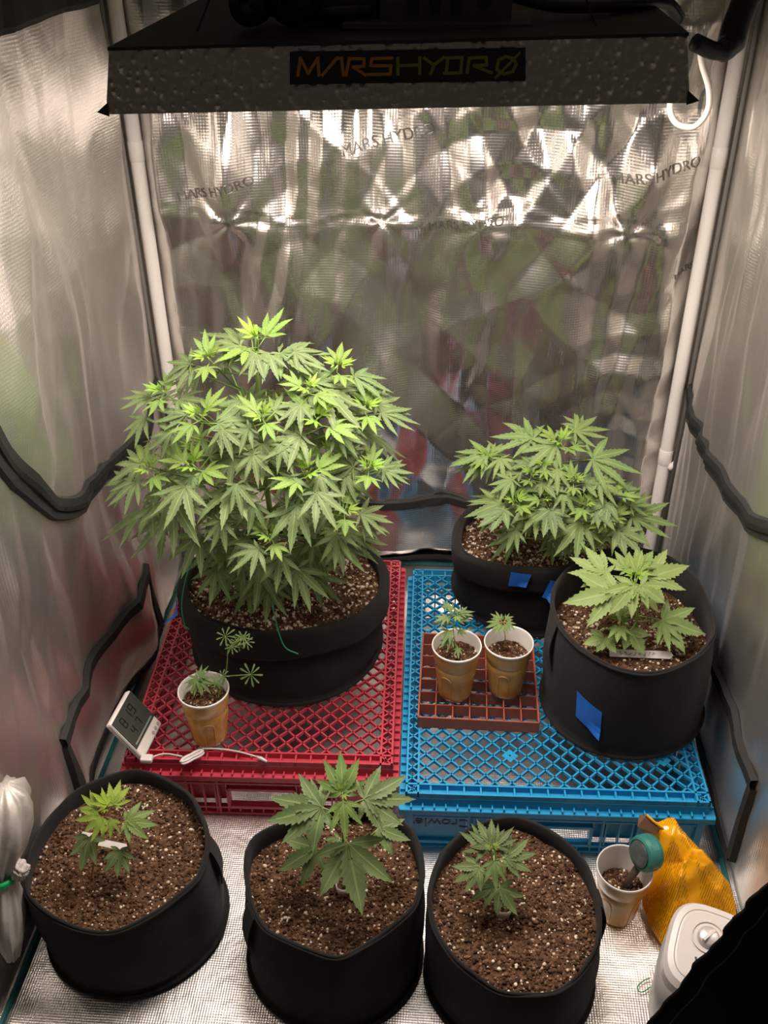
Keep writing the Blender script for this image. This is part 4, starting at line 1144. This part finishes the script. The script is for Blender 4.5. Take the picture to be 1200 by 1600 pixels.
H = potFR[3]; b = onz(786, 1420, 0.170); yb = b.y
fr = Plant('slim small seedling rising through a white collar in the pot beside the gold cup', (b.x, b.y, float(H(b.x, b.y))), ony(770, 1328, yb + 0.01), seed=10, rad=0.0026)
fr.head(ony(769, 1324, yb + 0.015), 0.028, (0, -0.3, 1), 0.7, branch=False, layers=2)
for j, t, dy, c, n, kd in [((768, 1322), (748, 1283), 0.02, G_MID, (0, -.6, .8), 'seed7'), ((774, 1322), (800, 1293), 0.02, G_MID, (0, -.6, .8), 'young'), ((762, 1325), (720, 1303), 0.02, G_MID, (0, -.6, .8), 'young'), ((772, 1345), (774, 1390), -0.005, mixc(G_MID, G_LITE, .25), (0, -.6, .8), 'young'),
                       ((749, 1355), (710, 1376), 0.0, DK, (-.1, -.5, .85), 'seed7'), ((789, 1341), (836, 1334), 0.01, DK, (.1, -.5, .85), 'seed7'), ((781, 1387), (806, 1428), -0.01, DK, (0, -.55, .83), 'broad'), ((770, 1384), (738, 1406), 0.0, DK, (-.1, -.5, .85), 'broad'), ((795, 1350), (822, 1360), 0.01, DK, (.1, -.5, .85), 'broad')]:
    o = fr.leaf_px(kd, j, t, yb + dy, c, n); o.scale *= 1.10
fr.done()

# ------------------------------------------------------------------ cups
def cup(label, base_px, rim_px, bz, soil_h, seed, panel_ang=4.9, group=None):
    b = onz(*base_px, bz); r = onz(*rim_px, bz + 0.12)
    c = Vector(((b.x + r.x) / 2, (b.y + r.y) / 2, bz))
    T = thing('plastic_cup', c, label, 'cup', group)
    seg = 48; rng = np.random.default_rng(seed)
    def rad(h, a):
        R = 0.0305 + (0.0452 - 0.0305) * (h / 0.12)
        sq = max(0.0, 1 - abs(h - 0.045) / 0.045)                # squarish grip panels low on the cup
        return R * (1 - 0.05 * sq * (0.5 + 0.5 * math.cos(4 * (a - panel_ang))) - 0.03 * (1 if h < 0.012 else 0) * (0.5 + 0.5 * math.cos(4 * (a - panel_ang))))
    hs = [0.0, 0.003, 0.012, 0.02, 0.035, 0.05, 0.065, 0.08, 0.083, 0.086, 0.10, 0.112, 0.116]
    verts = []; faces = []
    for h in hs:
        for k in range(seg):
            a = 2 * PI * k / seg; q = rad(h, a) - (0.0012 if 0.082 < h < 0.085 else 0) - (0.003 if h == 0 else 0)
            verts.append((c.x + q * math.cos(a), c.y + q * math.sin(a), bz + h))
    for i in range(len(hs) - 1):
        for k in range(seg):
            j = (k + 1) % seg; faces.append((i * seg + k, i * seg + j, (i + 1) * seg + j, (i + 1) * seg + k))
    faces.append(tuple(range(seg))[::-1])
    body = link('cup_body', pyd(verts, faces), CUPG, T, smooth=True)
    bm = bmesh.new()                                            # rolled rim and white lining
    lathe(bm, [(0.0446, 0.115), (0.0456, 0.1165), (0.0462, 0.119), (0.0456, 0.1215), (0.0443, 0.1215), (0.0436, 0.119), (0.0430, 0.112), (0.0412, 0.10), (0.0393, 0.088), (0.0345, 0.062), (0.0270, 0.010), (0, 0.008)], c, seg=48)
    link('white_lining', mesh_of(bm), CUPW, T, smooth=True)
    for q in range(4):                                          # arched panel outline moulded into the wall
        a0 = panel_ang + q * PI / 2; pts = []
        for u, h in [(-0.28, 0.004), (-0.28, 0.03), (-0.28, 0.052), (-0.22, 0.062), (-0.08, 0.066), (0.08, 0.066), (0.22, 0.062), (0.28, 0.052), (0.28, 0.03), (0.28, 0.004)]:
            a = a0 + u; R = rad(h, a) + 0.0002; pts.append((c.x + R * math.cos(a), c.y + R * math.sin(a), bz + h))
        bm = bmesh.new(); tube(bm, spline(pts, 24), 0.0011, seg=6); link('moulded_arch', mesh_of(bm), CUPG, T, smooth=True)
    R = 0.0262 + 0.0165 * soil_h / 0.12
    poly = np.array([(c.x + R * math.cos(a), c.y + R * math.sin(a)) for a in np.linspace(0, 2 * PI, 40, endpoint=False)])
    H = add_soil(T, poly, bz + soil_h, rng, 260, 90, (0.0009, 0.003), rough=0.0015)
    return T, c, H
cupA = cup('gold plastic cup with a spindly seedling standing on the red crate', (327, 1152), (320, 1076), 0.1515, 0.095, 101, 5.0)
cupB = cup('gold plastic cup with a leafy seedling on the rust tray', (712, 1088), (712, 1002), 0.1788, 0.095, 102, 4.2)
cupC = cup('gold plastic cup with a tiny drooping seedling on the rust tray, beside the tall pot', (791, 1080), (793, 1000), 0.1788, 0.088, 103, 4.5)
cupD = cup('gold plastic cup of bare soil on the floor beside the yellow bag', (965, 1436), (973, 1345), 0.0, 0.070, 104, 3.9)

# seedlings in the cups
c, H = cupB[1], cupB[2]; b = onz(713, 1020, 0.275); yb = b.y
p2 = Plant('small seedling with several layers of narrow leaves in the cup on the rust tray', (b.x, b.y, float(H(b.x, b.y))), ony(709, 960, yb), seed=21, rad=0.0016)
p2.head(ony(709, 957, yb), 0.028, (0, -0.2, 1), 0.45, branch=False, layers=4, kinds=('bud', 'young', 'young', 'young'))
for j, t, dy in [((715, 968), (738, 958), 0), ((702, 972), (680, 962), 0), ((703, 985), (688, 1010), -0.01), ((716, 985), (733, 992), -0.01), ((706, 1000), (686, 1012), -0.015), ((715, 1012), (716, 1030), -0.015), ((700, 950), (690, 938), 0.01)]:
    p2.leaf_px('young', j, t, yb + dy, mixc(G_MID, G_LITE, 0.15), (0, -.55, .83), L=None)
p2.done()
c, H = cupC[1], cupC[2]; b = onz(787, 1017, 0.266); yb = b.y
p3 = Plant('tiny umbrella-shaped seedling with drooping leaves in the cup by the tall pot', (b.x, b.y, float(H(b.x, b.y))), ony(786, 972, yb), seed=22, rad=0.0014, stem_mat=STEMB)
p3.head(ony(785, 970, yb), 0.022, (0, -0.2, 1), 0.4, branch=False, layers=2)
for j, t, dy in [((780, 972), (758, 982), 0), ((792, 972), (806, 984), 0), ((782, 968), (766, 957), 0.01), ((790, 967), (803, 962), 0.01), ((783, 976), (772, 992), -0.01), ((789, 976), (794, 992), -0.01)]:
    p3.leaf_px('young', j, t, yb + dy, mixc(G_MID, G_LITE, 0.4), (0, -.5, .86))
p3.done()
c, H = cupA[1], cupA[2]; b = onz(341, 1090, 0.246); yb = b.y
p4 = Plant('spindly odd seedling with round leaf rosettes in the cup on the red crate', (b.x, b.y, float(H(b.x, b.y))), ony(356, 1014, yb), seed=23, rad=0.0021)
OL = (0.20, 0.31, 0.10)
for (j, L_, n, dy) in [((352, 994), 0.021, (0, -.55, .83), 0.005), ((392, 1054), 0.024, (0.1, -.75, .65), 0.0), ((362, 1010), 0.016, (.2, -.5, .8), -0.005), ((380, 997), 0.018, (.3, -.4, .8), 0.0), ((386, 1003), 0.015, (.6, -.5, .5), -0.005), ((372, 1005), 0.016, (-.2, -.7, .5), 0), ((376, 994), 0.014, (0, .2, .9), 0.005), ((347, 1056), 0.014, (-.3, -.6, .7), -0.01), ((340, 1064), 0.015, (.1, -.7, .6), -0.015), ((338, 1070), 0.012, (-.5, -.5, .6), -0.01)]:
    J = ony(*j, yb + dy); p4.petiole(J, 0.0009, drop=0.012); p4.leaf('spat', J, (1, 0, 0), Vector(n), L_, OL)
for j, t in [((310, 1063), (302, 1089)), ((312, 1063), (330, 1084)), ((308, 1060), (288, 1078)), ((312, 1058), (324, 1038))]:
    p4.leaf_px('fan', j, t, yb + 0.002, OL, (-.1, -.6, .8))
p4.done()

# scoop handle leaning in the bare cup
T = thing('hand_scoop', onz(975, 1388, 0.075), 'teal-ended hand scoop stuck in the soil of the bare cup', 'scoop')
cc = onz(1012, 1332, 0.150); ax = Vector((-0.86, -0.42, 0.22)).normalized()
bm = bmesh.new(); lathe(bm, [(0, -0.014), (0.022, -0.014), (0.028, -0.010), (0.030, -0.003), (0.030, 0.010), (0.0275, 0.016), (0.024, 0.018), (0.0235, 0.0165), (0, 0.0165)], cc, axis=ax, seg=40)
link('grip_end', mesh_of(bm), TEALP, T, smooth=False)
bm = bmesh.new(); lathe(bm, [(0.0215, 0.0165), (0.021, 0.0195), (0.016, 0.021), (0, 0.021)], cc, axis=ax, seg=36); link('grey_disc', mesh_of(bm), simple('disc_grey', (0.13, 0.15, 0.15), 0.4, metal=0.4, noise=0.6, nscale=120), T)
bm = bmesh.new(); st = cupD[1] + Vector((0.004, 0.0, 0.064)); tube(bm, [cc + Vector((-0.004, 0.002, -0.024)), st.lerp(cc, 0.35) + Vector((0, 0, 0.0)), st], 0.007, 0.0055, seg=10); link('shaft', mesh_of(bm), simple('shaft_brown', (0.07, 0.05, 0.04), 0.6, noise=0.5, nscale=90), T, smooth=True)

# ------------------------------------------------------------------ labels and collars in the pots
def plate_obj(name, label, cat, a, b, w, normal, mat, writing=None, group=None):
    a, b = Vector(a), Vector(b); T = thing(name, a, label, cat, group)
    u = (b - a).normalized(); n = Vector(normal); n = (n - u * n.dot(u)).normalized(); v = n.cross(u)
    bm = bmesh.new(); L = (b - a).length
    pts = [(0, -w / 2), (L - w * 0.4, -w / 2), (L, 0), (L - w * 0.4, w / 2), (0, w / 2)]
    lo = [bm.verts.new(a + u * x + v * y) for x, y in pts]; hi = [bm.verts.new(a + u * x + v * y + n * 0.0009) for x, y in pts]
    bm.faces.new(hi); bm.faces.new(lo[::-1])
    for i in range(5): bm.faces.new([lo[i], lo[(i + 1) % 5], hi[(i + 1) % 5], hi[i]])
    link('stake', mesh_of(bm), mat, T)
    if writing:
        rnd = random.Random(writing); bm = bmesh.new(); x = L * 0.08                # illegible handwriting strokes
        while x < L * 0.72:
            pp = [a + u * (x + k * 0.0016) + v * (rnd.uniform(-0.28, 0.28) * w) + n * 0.0013 for k in range(4)]
            tube(bm, pp, 0.0005, seg=4); x += 0.0085
        link('handwriting', mesh_of(bm), INK, T)
    return T
zs_ = 0.305
a = onz(952, 1020, 0.310); b_ = onz(1052, 1024, 0.310)
plate_obj('plant_label', 'white plant label with handwriting lying in the tall pot', 'label', a, b_, 0.014, (0, -0.55, 0.83), PAPER, writing=5)
a = onz(858, 852, 0.328); b_ = onz(905, 860, 0.328)
plate_obj('plant_label', 'white plant label lying in the taped pot at the back of the blue crate', 'label', a, b_, 0.014, (0, -0.45, 0.9), PAPER, writing=9)
def collar(label, px, z, R, hgt, a0, a1):
    c = onz(*px, z); T = thing('plant_collar', c, label, 'collar')
    bm = bmesh.new(); n = 26; rows = []
    for k in range(n + 1):
        a = a0 + (a1 - a0) * k / n
        rows.append([bm.verts.new(c + Vector((math.cos(a) * r, math.sin(a) * r, h))) for r, h in ((R, -0.004), (R * 1.12, hgt), (R * 1.05, hgt), (R * 0.9, -0.004))])
    for k in range(n):
        for j in range(4): bm.faces.new([rows[k][j], rows[k][(j + 1) % 4], rows[k + 1][(j + 1) % 4], rows[k + 1][j]])
    bm.faces.new(rows[0]); bm.faces.new(rows[-1][::-1])
    link('ring', mesh_of(bm), CUPW, T, smooth=True)
collar('white plastic ring around the slim seedling in the pot beside the gold cup', (786, 1422), 0.175, 0.0125, 0.013, 2.6, 6.9)
collar('white plastic ring around the broad dark seedling in the notched pot', (537, 1389), 0.166, 0.011, 0.014, 2.8, 6.6)
for k, (p, q) in enumerate((((128, 1303), (152, 1308)), ((155, 1316), (200, 1325)))):
    a = onz(*p, 0.172 + 0.004 * k); b_ = onz(*q, 0.172 + 0.004 * k)
    plate_obj('plastic_strip', ('narrow white plastic strip under the yellow-green seedling', 'wider white plastic strip beside the yellow-green seedling stem')[k], 'strip', a, b_, 0.008 + 0.003 * k, (0, -0.4, 0.9), PLASTICW)

# ------------------------------------------------------------------ thermo-hygrometer with probe lead
def hygrometer():
    zc = 0.1595
    C = onz(226, 1186, zc); D = onz(254, 1130, zc); w = D - C; wl = w.length; wx = w.normalized()
    d = ray(172, 1132); t = (C - CAM).dot(wx) / d.dot(wx); B = CAM + d * t
    up = (B - C); hl = up.length; up.normalize(); n = wx.cross(up); 
    if n.dot(CAM - C) < 0: n = -n
    T = thing('thermo_hygrometer', C, 'white digital thermometer and humidity meter with grey screen on the red crate', 'meter')
    Rm = Matrix((wx, up, n)).transposed()
    cen = C + wx * (wl / 2) + up * (hl / 2)
    bm = bmesh.new(); bx(bm, cen - n * 0.007, (wl, hl, 0.014), Rm, bev=0.004); link('case', mesh_of(bm), CUPW, T)
    bm = bmesh.new(); bx(bm, cen + up * hl * 0.11 + n * 0.0003, (wl * 0.95, hl * 0.72, 0.0012), Rm); scr = link('screen', mesh_of(bm), LCD, T)
    bm = bmesh.new(); bx(bm, cen - up * hl * 0.185 + n * 0.0011, (wl * 0.80, hl * 0.03, 0.0004), Rm); link('caption_strip', mesh_of(bm), simple('lcd_caption', (0.30, 0.31, 0.30), 0.4), scr)
    SEG = {'0': 'abcdef', '1': 'bc', '4': 'fgbc', '7': 'abc', '8': 'abcdefg', '9': 'abcdfg'}
    def digit(ch, x, y, sw, sh):
        bm = bmesh.new(); th = sw * 0.20
        L_ = {'a': (0, sh / 2, sw, th), 'd': (0, -sh / 2, sw, th), 'g': (0, 0, sw, th), 'f': (-sw / 2, sh / 4, th, sh / 2), 'b': (sw / 2, sh / 4, th, sh / 2), 'e': (-sw / 2, -sh / 4, th, sh / 2), 'c': (sw / 2, -sh / 4, th, sh / 2)}
        for s in SEG[ch]:
            ox, oy, a, b = L_[s]; bx(bm, cen + wx * (x + ox) + up * (y + oy) + n * 0.0012, (a, b, 0.0004), Rm)
        link('digit', mesh_of(bm), LCDD, scr)
    s = hl * 0.20
    for ch, x in (('8', -0.24), ('1', -0.02), ('9', 0.16)): digit(ch, wl * x, hl * 0.27, s * 0.50, s)
    for ch, x in (('4', -0.18), ('7', 0.06)): digit(ch, wl * x, hl * 0.00, s * 0.44, s * 0.85)
    for k in range(3):
        bm = bmesh.new(); lathe(bm, [(0, 0.0015), (0.0032, 0.0015), (0.0038, 0)], cen + wx * (wl * (0.14 + 0.13 * k)) - up * hl * 0.40 + n * 0.0002, axis=n, seg=16); link('button', mesh_of(bm), PLASTICG, T)
    bm = bmesh.new(); q = cen - n * 0.014; foot = onz(194, 1170, 0.153)
    bar(bm, q + up * hl * 0.1, Vector((q.x - 0.012, q.y - 0.004, 0.156)), 0.03, 0.003); link('stand', mesh_of(bm), PLASTICW, T)
    bm = bmesh.new(); bx(bm, C + Vector((0.006, -0.004, 0.006)), (0.022, 0.016, 0.010), bev=0.003); link('plug', mesh_of(bm), PLASTICW, T)
    # lead: short run, tied coil, tail with probe
    z = 0.1555
    bm = bmesh.new(); tube(bm, spline([onz(*p, z) for p in ((232, 1187), (246, 1180), (262, 1178), (285, 1182))], 14), 0.0016, seg=6)
    tube(bm, spline([onz(*p, z) for p in ((316, 1170), (340, 1170), (370, 1174), (400, 1182))], 14), 0.0016, seg=6); link('probe_lead', mesh_of(bm), PLASTICW, T, smooth=True)
    bm = bmesh.new(); P0, P1 = onz(283, 1192, z + 0.006), onz(318, 1174, z + 0.006); dv = (P1 - P0).normalized(); sv = Vector((-dv.y, dv.x, 0))
    for k in range(7):
        o = sv * (0.0042 * math.cos(k * 1.3)) + Vector((0, 0, 0.0035 * math.sin(k * 1.7) + 0.001)); wd = 0.0050 + 0.0006 * (k % 3)
        lp = []
        for j in range(29):
            a = 2 * PI * j / 28; lp.append((P0 + P1) / 2 + o * 0.6 + dv * (math.cos(a) * ((P1 - P0).length / 2 - 0.0005 * k)) + sv * (math.sin(a) * wd * (0.55 + 0.45 * abs(math.cos(a)))))
        tube(bm, lp, 0.0019, seg=6, cap=False)
    link('coiled_lead', mesh_of(bm), PLASTICW, T, smooth=True)
    bm = bmesh.new(); tube(bm, [onz(400, 1182, z + 0.001), onz(408, 1185, z + 0.001), onz(417, 1190, z + 0.001)], [0.0022, 0.0034, 0.0022], seg=8); link('probe', mesh_of(bm), PLASTICW, T, smooth=True)
hygrometer()

# ------------------------------------------------------------------ green wires on the big pot
T = thing('tie_wire', onz(283, 905, 0.34), 'thin green tie wire hanging over the side of the large pot near blue tape', 'wire')
bm = bmesh.new(); tube(bm, spline([ony(*p, y) for p, y in (((305, 862), 0.0), ((290, 905), -0.035), ((284, 945), -0.055), ((288, 975), -0.065), ((296, 984), -0.068))], 20), 0.0011, seg=6); link('wire', mesh_of(bm), GREENW, T, smooth=True)
T = thing('tie_wire', onz(430, 970, 0.335), 'thin green tie wire lying down the front of the large pot', 'wire')
bm = bmesh.new(); tube(bm, spline([ony(*p, y) for p, y in (((424, 940), -0.075), ((430, 966), -0.098), ((436, 990), -0.112), ((446, 1012), -0.116), ((466, 1022), -0.116))], 20), 0.0012, seg=6); link('wire', mesh_of(bm), GREENW, T, smooth=True)
T = thing('tie_wire', onz(1010, 1548, 0.002), 'loop of pale green tie wire on the floor beside the humidifier', 'wire')
bm = bmesh.new(); tube(bm, spline([onz(*p, 0.003) for p in ((1016, 1528), (1006, 1532), (996, 1542), (1000, 1550), (1008, 1548), (1016, 1542))], 24), 0.0010, seg=6); link('wire', mesh_of(bm), GREENW, T, smooth=True)

# ------------------------------------------------------------------ yellow bag
def bag():
    out = [(1012, 1286, .145), (1030, 1284, .15), (1044, 1278, .155), (1053, 1278, .155), (1066, 1296, .14), (1080, 1312, .125), (1112, 1344, .10), (1140, 1380, .075), (1165, 1413, .05), (1158, 1438, .035), (1120, 1440, .03), (1060, 1462, .015), (1035, 1478, .012), (1018, 1452, .012), (1004, 1415, .014), (1000, 1380, .03), (1006, 1335, .09)]
    P = [onz(x, y, z) for x, y, z in out]; P = [Vector((min(p.x, 0.578), p.y, p.z)) for p in P]
    P = [P[i].lerp(P[(i + 1) % len(P)], q) for i in range(len(P)) for q in (0, 0.25, 0.5, 0.75)]
    c = sum(P, Vector()) / len(P); n = len(P); rings = 26
    T = thing('plastic_bag', Vector((c.x, c.y, 0)), 'crumpled yellow plastic bag with fine dark print, leaning by the blue crate', 'bag')
    verts, faces, uvs = [], [], []
    for side in (1, -1):
        base = len(verts); cz = 0.030 if side > 0 else -0.034
        for k in range(rings + 1):
            s = k / rings
            for i in range(n):
                p = c.lerp(P[i], s); x, y = p.x, p.y
                puff = (1 - s ** 2.2) * cz
                cr = float(folds(np.array(x), np.array(y), 381, 0.17, 8, 26, 9)) + 0.010 * float(ridge(np.array(x * 13 + y * 5), np.array(y * 11 - x * 4), 81)) + 0.009 * float(ridge(np.array(x * 30 - y * 12), np.array(y * 26), 82)) + 0.006 * float(pn(np.array(x * 22), np.array(y * 22), 83))
                z = p.z + puff + (cr * (1 - s ** 2) if side > 0 else 0)
                verts.append((x, y, max(0.0015, z))); uvs.append(((x - 0.42) / 0.17, (y + 0.46) / 0.20))
        for k in range(rings):
            for i in range(n):
                j = (i + 1) % n; q = (base + k * n + i, base + k * n + j, base + (k + 1) * n + j, base + (k + 1) * n + i)
                faces.append(q if side < 0 else q[::-1])
    me = pyd(verts, faces); uvl = me.uv_layers.new(name='UVMap')
    ang = 0.62; ca, sa = math.cos(ang), math.sin(ang)
    for lp in me.loops:
        u, v = uvs[lp.vertex_index]; uvl.data[lp.index].uv = (ca * u - sa * v, sa * u + ca * v)
    link('bag_body', me, BAG, T, smooth=True)
    bm = bmesh.new(); q = [(998, 1275, .170), (1011, 1273, .170), (1030, 1290, .157), (1026, 1303, .148), (1008, 1301, .153), (996, 1292, .163)]
    top = [bm.verts.new(onz(*v)) for v in q]; bot = [bm.verts.new(onz(*v) + Vector((0.001, 0.003, -0.002))) for v in q]
    bm.faces.new(top); bm.faces.new(bot[::-1])
    for i in range(6): bm.faces.new([top[i], top[(i + 1) % 6], bot[(i + 1) % 6], bot[i]])
    o = link('torn_flap', mesh_of(bm), DARKWOOD, T); o['label'] = 'brown inner film of the torn corner'
    bm = bmesh.new(); tube(bm, [onz(1010, 1273, .171), onz(1022, 1284, .163), onz(1036, 1294, .153)], 0.0022, seg=6); link('tear_edge', mesh_of(bm), simple('bag_yellow', (0.86, 0.42, 0.015), 0.3), T)
bag()

# ------------------------------------------------------------------ humidifier
def humidifier():
    c = Vector((0.488, -0.535, 0)); T = thing('humidifier', c, 'white and grey appliance with a round dial beside the yellow bag', 'appliance')
    def ring(hx, hy, z, e=3.2, cy=0.0, slope=0.0, n=48):
        r = []
        for k in range(n):
            a = 2 * PI * k / n; ca, sa = math.cos(a), math.sin(a)
            x = hx * math.copysign(abs(ca) ** (2 / e), ca); y = hy * math.copysign(abs(sa) ** (2 / e), sa)
            r.append(R @ Vector((x, y + cy, 0)) + c + Vector((0, 0, z + slope * y)))
        return r
    R = Matrix.Rotation(-0.35, 3, 'Z')
    def skin(nm, rs, mat, cap=True, par=T):
        n = len(rs[0]); v = [p for r in rs for p in r]; f = []
        for i in range(len(rs) - 1):
            for k in range(n): j = (k + 1) % n; f.append((i * n + k, i * n + j, (i + 1) * n + j, (i + 1) * n + k))
        if cap: f.append(tuple((len(rs) - 1) * n + k for k in range(n))); f.append(tuple(range(n))[::-1])
        return link(nm, pyd(v, f), mat, par, smooth=False)
    sl = 0.22
    body = skin('body', [ring(0.062, 0.068, 0.0), ring(0.066, 0.072, 0.01), ring(0.067, 0.073, 0.07, slope=sl * 0.5), ring(0.063, 0.070, 0.128, slope=sl)], PLASTICG)
    body.data.polygons.foreach_set('use_smooth', [True] * len(body.data.polygons))
    top = skin('top_cover', [ring(0.0635, 0.0705, 0.126, slope=sl), ring(0.0625, 0.069, 0.140, slope=sl), ring(0.057, 0.063, 0.1485, slope=sl), ring(0.045, 0.050, 0.1505, slope=sl)], PLASTICW)
    up = (Vector((0, 0, 1)) + R @ Vector((0, -sl, 0))).normalized()
    dc = onplane(1107, 1465, c + Vector((0, 0, 0.1515)), up)
    bm = bmesh.new(); lathe(bm, [(0.024, 0), (0.0245, 0.001), (0.0235, 0.0015), (0.0225, 0.0005)], dc, axis=up, seg=40); link('dial_ring', mesh_of(bm), PLASTICW, T, smooth=True)
    bm = bmesh.new(); lathe(bm, [(0.0165, 0), (0.0155, 0.005), (0.012, 0.0075), (0, 0.0085)], dc, axis=up, seg=36)
    dial = link('dial', mesh_of(bm), simple('dial_silver', (0.62, 0.58, 0.56), 0.3, metal=0.3), T, smooth=True)
    bm = bmesh.new(); e = (R @ Vector((0.5, 0.85, 0))).normalized(); bar(bm, dc - e * 0.013 + up * 0.008, dc + e * 0.013 + up * 0.008, 0.004, 0.005); link('dial_grip', mesh_of(bm), PLASTICW, dial)
    bm = bmesh.new(); q = ring(0.048, 0.054, 0.1508, slope=sl); tube(bm, [p - Vector((0, 0, 0.001)) for p in q + q[:1]], 0.0009, seg=5, cap=False); link('panel_groove', mesh_of(bm), PLASTICG, T)
    bm = bmesh.new(); bx(bm, onplane(1088, 1500, c + Vector((0, 0, 0.1520)), up), (0.003, 0.010, 0.001)); link('mark', mesh_of(bm), simple('mark_violet', (0.05, 0.04, 0.12), 0.5), T)
humidifier()

# ------------------------------------------------------------------ tied silver vent sleeve by the left wall
def sleeve():
    base = Vector((-0.574, -0.545, 0.0)); T = thing('vent_sleeve', base, 'silver cloth vent sleeve tied off with a bright green band by the left wall', 'vent sleeve')
    Z = [0.10, 0.13, 0.16, 0.185, 0.205, 0.222, 0.236, 0.26, 0.29, 0.32, 0.345, 0.36]
    Rr = [0.010, 0.018, 0.022, 0.021, 0.017, 0.014, 0.016, 0.028, 0.036, 0.037, 0.028, 0.008]
    n = 60; verts, faces = [], []
    for k, (z, r) in enumerate(zip(Z, Rr)):
        for i in range(n):
            a = 2 * PI * i / n; q = r * (1 + 0.10 * math.sin(7 * a + z * 20) + 0.07 * math.sin(13 * a - z * 35))
            off = Vector((0.004 * math.sin(z * 22), 0.042 * (z - 0.2) / 0.1, 0))
            p = Vector((base.x + q * math.cos(a), base.y + q * 1.35 * math.sin(a), z)) + off
            p.x = max(p.x, lx(p.y, p.z) + 0.0015); verts.append(p)
    for k in range(len(Z) - 1):
        for i in range(n): j = (i + 1) % n; faces.append((k * n + i, k * n + j, (k + 1) * n + j, (k + 1) * n + i))
    faces.append(tuple(range(n))[::-1]); faces.append(tuple((len(Z) - 1) * n + i for i in range(n)))
    link('cloth', pyd(verts, faces), SILV, T, smooth=True)
    kc = Vector((base.x + 0.022, base.y + 0.012, 0.238))
    bm = bmesh.new()                                          # knotted bunch standing out from the tie
    bmesh.ops.create_icosphere(bm, subdivisions=4, radius=1.0)
    for v in bm.verts:
        d = v.co.copy(); q = 1 + 0.16 * math.sin(9 * d.x + 4 * d.z) * math.sin(8 * d.z + 3 * d.y) + 0.08 * math.sin(21 * d.y + 11 * d.x)
        v.co = kc + Vector((d.x * 0.014, d.y * 0.014, d.z * 0.018)) * q
    link('knot', mesh_of(bm), simple('bunched_cloth', (0.60, 0.55, 0.53), 0.7, bump=0.6, bscale=200), T, smooth=True)
    bm = bmesh.new(); g = Vector((base.x - 0.004, base.y + 0.0092, 0.225)); pts = []      # band wound round the neck
    for j in range(49):
        a = 4 * PI * j / 48; pts.append(g + Vector((0.0175 * math.cos(a), 0.0235 * math.sin(a), -0.004 * math.sin(a) - 0.004 + 0.008 * j / 48)))
        pts[-1].x = max(pts[-1].x, lx(pts[-1].y, pts[-1].z) + 0.0045)
    tube(bm, pts, 0.0038, seg=8); link('green_band', mesh_of(bm), GREENT, T, smooth=True)
sleeve()

# ------------------------------------------------------------------ black door flap at the tent opening
def flap():
    T = thing('door_flap', (0.56, -0.69, 0.0), 'black tent door flap hanging open in front of the appliance', 'tent flap')
    edge_px = [(1000, 1625), (1020, 1592), (1045, 1562), (1070, 1535), (1085, 1508), (1110, 1485), (1130, 1462), (1142, 1440), (1160, 1425), (1178, 1400), (1200, 1383), (1235, 1345), (1290, 1290), (1350, 1210), (1400, 1120)]
    E_ = [ony(x, y, -0.665) for x, y in edge_px]; E_ = spline(E_, 68)
    verts, faces = [], []; m = 14
    for i, p in enumerate(E_):
        wv = 0.0025 * math.sin(i * 1.15) + 0.0015 * math.sin(i * 2.3)
        for k in range(m + 1):
            s = k / m; q = p + Vector((0.20 * s, -0.05 * s - 0.02 * s * math.sin(s * 3 + i * 0.06), -0.30 * s)) + Vector((wv, 0, wv)) * (1 - s)
            verts.append(Vector((min(q.x, 0.80), q.y, max(0.002, q.z))))
    for i in range(len(E_) - 1):
        for k in range(m):
            a = i * (m + 1) + k; faces.append((a, a + 1, a + m + 2, a + m + 1))
    o = link('flap_cloth', pyd(verts, faces), DARKTENT, T, smooth=True)
    md = o.modifiers.new('thick', 'SOLIDIFY'); md.thickness = 0.0015
    bm = bmesh.new(); tube(bm, [p + Vector((0.018, -0.006, -0.012)) for p in E_], 0.0012, seg=6); link('piping', mesh_of(bm), simple('piping_grey', (0.03, 0.03, 0.028), 0.6), T, smooth=True)
    bm = bmesh.new(); tube(bm, [p + Vector((0.002 * math.sin(i * 1.15), -0.001, 0.002 * math.sin(i * 1.15))) for i, p in enumerate(E_)], 0.003, seg=6); link('zip_edge', mesh_of(bm), DARKTENT, T, smooth=True)
flap()
